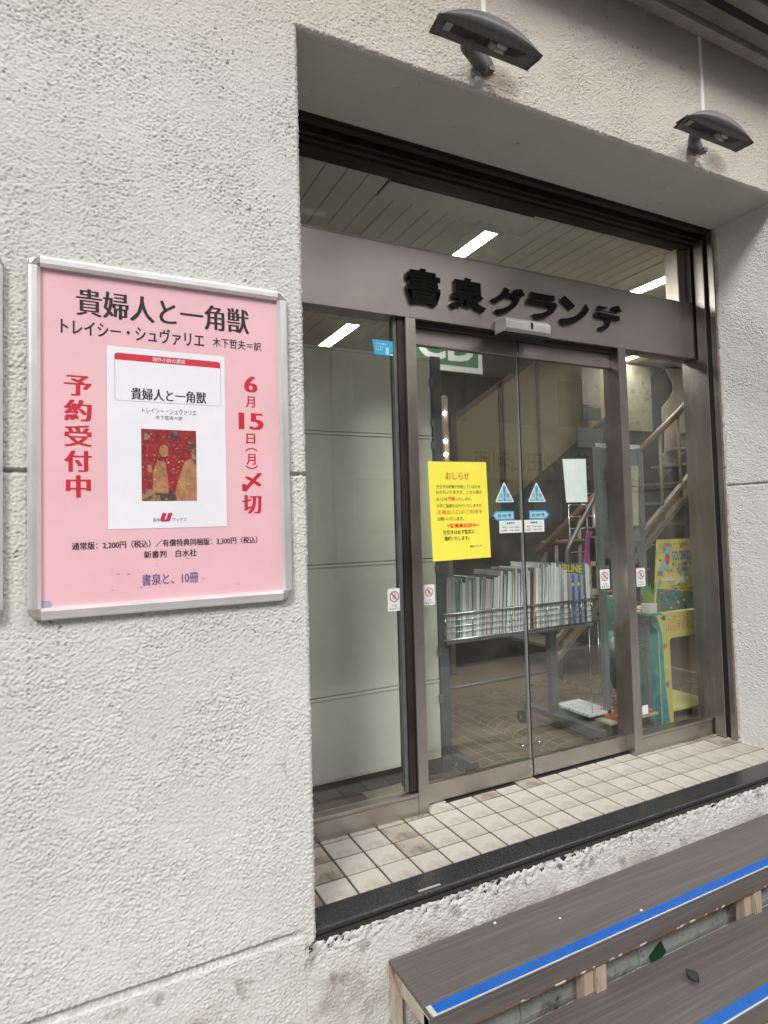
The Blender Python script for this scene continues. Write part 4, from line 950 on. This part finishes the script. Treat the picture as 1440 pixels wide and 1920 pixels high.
o = MB().prism([(2.03, .60), (2.085, .60), (2.145, 1.0), (2.10, 1.005)], 'y', .985, .99, flat('magenta_board', (.42, .06, .30))).build('pink_board', None); meta(o, 'tilted magenta board leaning in the wire card rack', 'board')
for k, (x0, z0, w, h, c) in enumerate(((2.09, .62, .10, .17, (.45, .47, .47)), (2.20, .64, .09, .12, (.12, .24, .30)), (2.12, .82, .10, .15, (.30, .33, .34)), (2.23, .83, .08, .1, (.25, .25, .28)), (2.15, 1.02, .10, .18, (.48, .50, .50)), (2.12, .66, .04, .3, (.5, .5, .52)))):
    o = MB().box(x0, x0 + w, .982, .986, z0, z0 + h, mat('card_' + 'abcdef'[k], c, .5, var=.35, scale=20)).build('leaflet', None)
    meta(o, ('white leaflet at the bottom of the wire card rack', 'blue leaflet low in the wire card rack', 'grey leaflet in the middle of the wire card rack', 'dark leaflet at the right of the wire card rack', 'white leaflet at the top of the wire card rack', 'narrow pale leaflet beside the magenta board')[k], 'leaflet', 'leaflets in the wire card rack')

# cardboard hobby display behind the right side window
dp = thing('cardboard_display', 'yellow and green cardboard toy display with dinosaurs behind the right window', 'display stand', (0, .47, 0))
s_ = FRONT(0)
GRAD = mat('display_yellow_green', (.62, .52, .07), .5, var=.15, scale=6, col2=(.05, .32, .24), c2lo=.50, c2hi=.62, c2scale=5)
TEAL = mat('display_teal', (.04, .30, .26), .5, var=.3, scale=10, col2=(.01, .12, .30), c2lo=.5, c2hi=.7, c2scale=9)
YELD = mat('display_yellow', (.56, .50, .14), .5, var=.12, scale=6)
body = MB()
body.prism([(2.038, .567), (2.50, .567), (2.50, .435), (2.35, .435), (2.165, .435), (2.155, .42), (2.158, .0), (2.075, .0), (2.075, .475), (2.038, .511)], 'y', 0, .006, YELD)
body.prism([(2.35, .436), (2.50, .436), (2.50, 0), (2.38, 0), (2.37, .38)], 'y', 0, .006, mat('display_brown', (.20, .15, .09), .6))
body.build('front_panel', dp)
MB().prism([(2.0381, .566), (2.060, .566), (2.100, .46), (2.105, .2), (2.13, .0), (2.076, .001), (2.076, .475), (2.0381, .511)], 'y', -.0012, -.0004, TEAL).build('edge_band', dp)
MB().box(2.075, 2.08, .006, .30, 0, .56, TEAL).build('side_panel', dp)
MB().box(2.04, 2.50, .006, .30, .560, .5665, YELD).build('table_top', dp)
MB().box(2.08, 2.50, .006, .30, .05, .058, YELD).build('low_shelf', dp)
HB = MB(); HB.prism([(2.051, .575), (2.46, .575), (2.46, .952), (2.100, .955)], 'y', .004, .010, mat('header_art', (.60, .48, .08), .5, var=.2, scale=8, col2=(.10, .34, .24), c2lo=.5, c2hi=.64, c2scale=7))
hb = HB.build('header_board', dp)
mb = MB(); s2 = FRONT(.0035)
C_ = lambda n, c: flat('art_' + n, c)
polyp(mb, s2, [(2.062, .578), (2.40, .578), (2.40, .66), (2.08, .70)], .0004, mat('art_jungle', (.07, .17, .12), .5, var=.5, scale=40, col2=(.45, .12, .05), c2lo=.58, c2hi=.64, c2scale=25))
polyp(mb, s2, [(2.130, .78), (2.165, .79), (2.185, .86), (2.205, .91), (2.175, .915), (2.15, .88)], .0006, C_('wing', (.25, .36, .48)))
polyp(mb, s2, [(2.10, .80), (2.13, .84), (2.155, .87), (2.15, .83), (2.12, .78)], .0007, C_('wing', (.25, .36, .48)))
polyp(mb, s2, disc(2.17, .85, .018, .03, 12), .0008, C_('magenta', (.40, .05, .10)))
polyp(mb, s2, [(2.22, .70), (2.26, .73), (2.30, .72), (2.29, .76), (2.27, .75), (2.25, .77)], .0006, C_('white', (.6, .58, .5)))
polyp(mb, s2, [(2.085, .70), (2.10, .74), (2.12, .76), (2.11, .72)], .0007, C_('sky', (.15, .30, .50)))
for k in range(9):
    a, b = 2.09 + random.random() * .28, .60 + random.random() * .22; polyp(mb, s2, disc(a, b, .012, .008, 6), .0009 + k * .00002, C_('r%d' % (k % 3), ((.5, .08, .04), (.55, .4, .1), (.12, .25, .3))[k % 3]))
for k in range(46):
    a, b = 2.10 + random.random() * .30, .590 + random.random() * .33; q = random.randrange(6); r0 = .006 + random.random() * .012
    if 2.19 < a and .80 < b < .91: continue
    polyp(mb, s2, [(a + r0 * (1.2 if j % 2 else .5) * math.cos(j * .9 + k), b + r0 * (.9 if j % 2 else .4) * math.sin(j * .9 + k)) for j in range(7)], .0004 + k * .000004, C_('bit%d' % q, ((.55, .06, .03), (.06, .20, .42), (.62, .58, .45), (.08, .28, .14), (.60, .35, .04), (.25, .08, .18))[q]))
for z_, w_ in ((.70, .12), (.682, .16), (.628, .10), (.60, .14)): text(mb, s2, '発見がいっぱい楽しい図鑑', (2.20, z_, 2.20 + w_, z_ + .011), C_('small', (.10, .08, .06)), h=.0012, offset=.01)
text(mb, s2, '恐竜シリーズ第3弾', (2.15, .916, 2.33, .935), C_('orange', (.60, .10, .02)), h=.0012, offset=.02)
text(mb, s2, 'GO! DINOSAUR', (2.205, .840, 2.40, .892), C_('deep_blue', (.02, .15, .38)), h=.0012, offset=.035)
text(mb, s2, '新しい発見', (2.20, .81, 2.32, .828), C_('black', (.03, .03, .03)), h=.0012, offset=.02)
text(mb, s2, '楽しく学べる', (2.235, .775, 2.32, .80), C_('hot_red', (.60, .03, .02)), h=.0012, offset=.03)
rectp(mb, s2, 2.115, .735, 2.22, .755, .0011, C_('pale', (.62, .60, .42))); rectp(mb, s2, 2.09, .765, 2.13, .79, .0011, C_('grey', (.2, .22, .28)))
mb.build('header_print', hb, fix=False)
mb = MB(); s3 = FRONT(-.0003)
for dh, m_, gr in ((.0004, C_('halo', (.75, .72, .60)), .075), (.0009, C_('lava', (.58, .07, .03)), .035)):
    text(mb, s3, 'デアゴスティーニ', (2.146, .515, 2.42, .552), C_('gold', (.60, .24, .02)) if gr < .05 else m_, h=dh, offset=gr)
    text(mb, s3, 'ハックドインサー', (2.140, .472, 2.42, .512), m_, h=dh, offset=gr)
for a, b, c in ((2.115, .545, (.02, .10, .08)), (2.115, .40, (.5, .10, .06)), (2.120, .29, (.55, .55, .5)), (2.122, .20, (.18, .15, .25)), (2.125, .10, (.55, .5, .2))):
    r0 = .018; polyp(mb, s3, [(a + r0 * (1.3 if q % 2 else .55) * math.cos(q * 2 * math.pi / 10), b + r0 * (1.1 if q % 2 else .5) * math.sin(q * 2 * math.pi / 10)) for q in range(10)], .0006, flat('beast_%d' % int(b * 100), c))
mb.build('print', dp, fix=False)
pp = thing('small_potted_plant', 'small green artificial plant in a white pot beside the toy display', 'plant', (1.99, .45, .585))
MB().prism([(-.027, 0), (.027, 0), (.030, .05), (-.030, .05)], 'y', -.025, .025, flat('pot_white', (.5, .5, .48))).build('pot', pp)
for k in range(16):
    a = random.uniform(0, 6.28); r0 = random.uniform(.005, .022); hh = random.uniform(.06, .13); w = .004
    o = MB().add([(r0 * math.cos(a) - w, r0 * math.sin(a), .045), (r0 * math.cos(a) + w, r0 * math.sin(a), .045), (r0 * 1.7 * math.cos(a) + w * 1.6, r0 * 1.5 * math.sin(a), .045 + hh * .6), (r0 * 2.2 * math.cos(a), r0 * 2 * math.sin(a), .045 + hh), (r0 * 1.7 * math.cos(a) - w * 1.6, r0 * 1.5 * math.sin(a), .045 + hh * .6)], [(0, 1, 2, 3, 4)], mat('leaf_green', (.16, .30, .04), .5)).build('leaf', pp, fix=False)
MB().box(1.955, 2.042, -.05, .05, .574, .582, TEAL).build('side_ledge', dp)

# staircase going up to the right
stw = thing('staircase', 'pale stringer staircase with wooden handrail climbing to the right inside', 'staircase', (0, 0, 0))
WP = mat('brown_pole', (.15, .08, .035), .5, var=.3, scale=6, stretch=(1, 1, 1))
SM_ = .71
MB().tube([(2.16, 1.5, .865), (4.6, 1.5, .865 + (4.6 - 2.16) * SM_)], .026, WP, 10).build('handrail', stw)
MB().tube([(2.19, 1.5, .918), (2.62, 1.5, .915)], .02, WP, 10).build('handrail_return', stw)
MB().tube([(2.20, 1.5, .86), (2.22, 1.5, .1)], .022, mat('dark_wood', (.07, .035, .018), .6), 8).build('newel_post', stw)
CRP = mat('cream_baluster', (.24, .215, .155), .5)
for k in range(10):
    x = 2.31 + k * .215; zt_ = .865 + (x - 2.16) * SM_; zb_ = .10 + (x - 2.3) * .86 if x > 2.45 else .0
    MB().tube([(x, 1.5, max(0, zb_ - .02)), (x, 1.5, zt_)], .0135, CRP, 8).build('baluster', stw)
for dz, th in ((-.02, .022), (.10, .018)):
    MB().prism([(2.27, .16 + dz - th), (2.27, .16 + dz + th), (4.6, .16 + dz + th + 2.33 * .80), (4.6, .16 + dz - th + 2.33 * .80)], 'y', 1.47, 1.51, CRP).build('stringer', stw)
mm = MB()
for q in range(4): mm.prism([(2.29, .17 + q * .022), (2.29, .175 + q * .022), (4.6, .175 + q * .022 + 2.31 * .8), (4.6, .17 + q * .022 + 2.31 * .8)], 'y', 1.49, 1.50, CRP)
mm.build('rail_wires', stw)
for k in range(11):
    x = 2.35 + k * .21; z = .19 + k * .168; MB().box(x, x + .25, 1.52, 2.15, z - .02, z, mat('tread_grey', (.16, .155, .14), .6)).build('tread', stw)
DK = mat('dark_stair_wall', (.03, .029, .031), .7, var=.15, scale=3)
o = MB().prism([(1.55, 0), (5.6, 0), (5.6, 2.5), (4.36, 2.5), (2.22, 1.047), (1.55, .60)], 'y', 2.2, 2.25, DK).build('dark_wall_under_stairs', None); meta(o, 'dark grey sloping wall under the upper stair flight', 'wall')
yw_ = thing('yellow_stairwell_wall', 'dull yellow stairwell wall panels with brown frame lines', 'wall', (0, 0, 0))
YW_M = mat('dull_yellow', (.19, .165, .09), .7, var=.12, scale=3)
MB().prism([(2.02, .9), (4.4, 2.5), (2.93, 2.5), (2.033, 1.905)], 'y', 2.262, 2.28, YW_M).build('panel', yw_)
BR = mat('brown_trim', (.075, .05, .04), .6)
def strip(p, q, w, y=2.255): 
    d = Vector((q[0] - p[0], q[1] - p[1])).normalized(); n = Vector((-d.y, d.x)) * w
    return MB().prism([(p[0] - n.x, p[1] - n.y), (q[0] - n.x, q[1] - n.y), (q[0] + n.x, q[1] + n.y), (p[0] + n.x, p[1] + n.y)], 'y', y, y + .006, BR).build('trim', yw_)
strip((2.0, 1.886), (2.95, 2.516), .022); strip((2.0, .95), (2.0, 1.9), .024, 2.257)
strip((2.445, 1.15), (2.45, 2.20), .016); strip((2.475, 1.15), (2.48, 2.22), .007); strip((2.84, 1.45), (2.845, 2.43), .016)
o = MB().box(1.8, 1.98, 2.9, 2.95, 0, 2.5, mat('tan_column', (.30, .25, .18), .6)).build('tan_column', None); meta(o, 'tan vertical column behind the cream cabinet edge', 'column')
o = MB().box(2.02, 4.0, 3.2, 3.25, 0, 2.5, mat('grey_back_wall', (.22, .215, .19), .7)).build('back_partition', None); meta(o, 'grey back partition behind the stairwell', 'wall')
GLOW = mat('glowing_spot', (1, .92, .78), .5, emit=30, var=0)  # bright reflected spots beside the cabinet drawn as glowing balls
for z, l in ((1.865, 'top'), (1.663, 'middle'), (1.567, 'bottom')):
    mm = MB(); blob(mm, (1.757, 2.0, z), (.014, .014, .014), GLOW, 8, 10, 0); o = mm.build('light_spot', None); meta(o, l + ' one of three glowing spots drawn for light reflections beside the cream cabinet', 'bulb', 'glowing reflection spots inside')
mm = MB().box(1.765, 1.80, 2.02, 2.05, 0, 2.0, mat('thin_pole_brown', (.2, .17, .13), .5)); o = mm.build('thin_pole', None); meta(o, 'thin brown pole behind the three glowing spots', 'pole')
mm = MB(); blob(mm, (2.19, .97, 1.09), (.008, .008, .008), GLOW, 8, 10, 0); o = mm.build('light_spot', None); meta(o, 'single small lit bulb behind the right sliding door', 'bulb')
# CD sign hanging
cd = thing('hanging_media_sign', 'green hanging sign with white border and large white letters CD', 'sign', (0, 1.5, 0))
MB().box(1.235, 1.747, 0, .012, 2.036, 2.34, flat('sign_border_white', (.40, .42, .40))).build('board', cd)
mb = MB(); s_ = FRONT(-.001); rectp(mb, s_, 1.25, 2.072, 1.715, 2.31, .0002, flat('sign_green', (.015, .085, .03)))
text(mb, s_, 'CD', (1.265, 2.10, 1.690, 2.29), flat('sign_letter_white', (.42, .44, .42)), h=.001, offset=.03); mb.build('print', cd, fix=False)
# wall posters on the yellow wall / right
for k, (x0, x1, z0, z1, l, c) in enumerate(((3.27, 3.50, 2.06, 2.40, 'faded manga print high on the stair wall behind the door', (.26, .23, .17)), (3.27, 3.48, 1.93, 2.04, 'dark small print under the manga print on the stair wall', (.06, .065, .07)), (3.20, 3.49, 1.69, 1.86, 'grey framed notice below the dark print', (.13, .14, .14)), (3.72, 4.12, 1.86, 2.46, 'large pale manga poster behind the right side window', (.28, .26, .19)))):
    o = MB().box(x0, x1, 2.185, 2.192, z0, z1, mat('print_' + 'abcd'[k], tuple(q * .7 for q in c), .6, var=.2, scale=14, col2=(.10, .08, .06), c2lo=.56, c2hi=.63, c2scale=13)).build('wall_print', None); meta(o, l, 'poster')
gp = [(4.30, 2.46), (4.70, 2.50), (4.72, 1.95), (4.55, 1.72), (4.36, 1.55), (4.18, 1.40), (4.17, 1.60), (4.24, 1.68), (4.25, 1.85), (4.225, 1.98), (4.23, 2.09), (4.33, 2.18), (4.395, 2.26), (4.385, 2.34)]
o = MB().prism(gp, 'y', 2.16, 2.17, mat('curved_reflection', (.33, .29, .23), .6, var=.15, scale=6, col2=(.18, .10, .09), c2lo=.62, c2hi=.68, c2scale=8)).build('curved_reflection', None); meta(o, 'pale curved cut-out standing for a reflection behind the stair handrail at the right', 'reflection')  # pale shape painted in place of a glass reflection
# bookshelves deeper inside so the room is not empty
for sx, sy in ((-.6, 4.6), (.5, 4.6)):
    pass
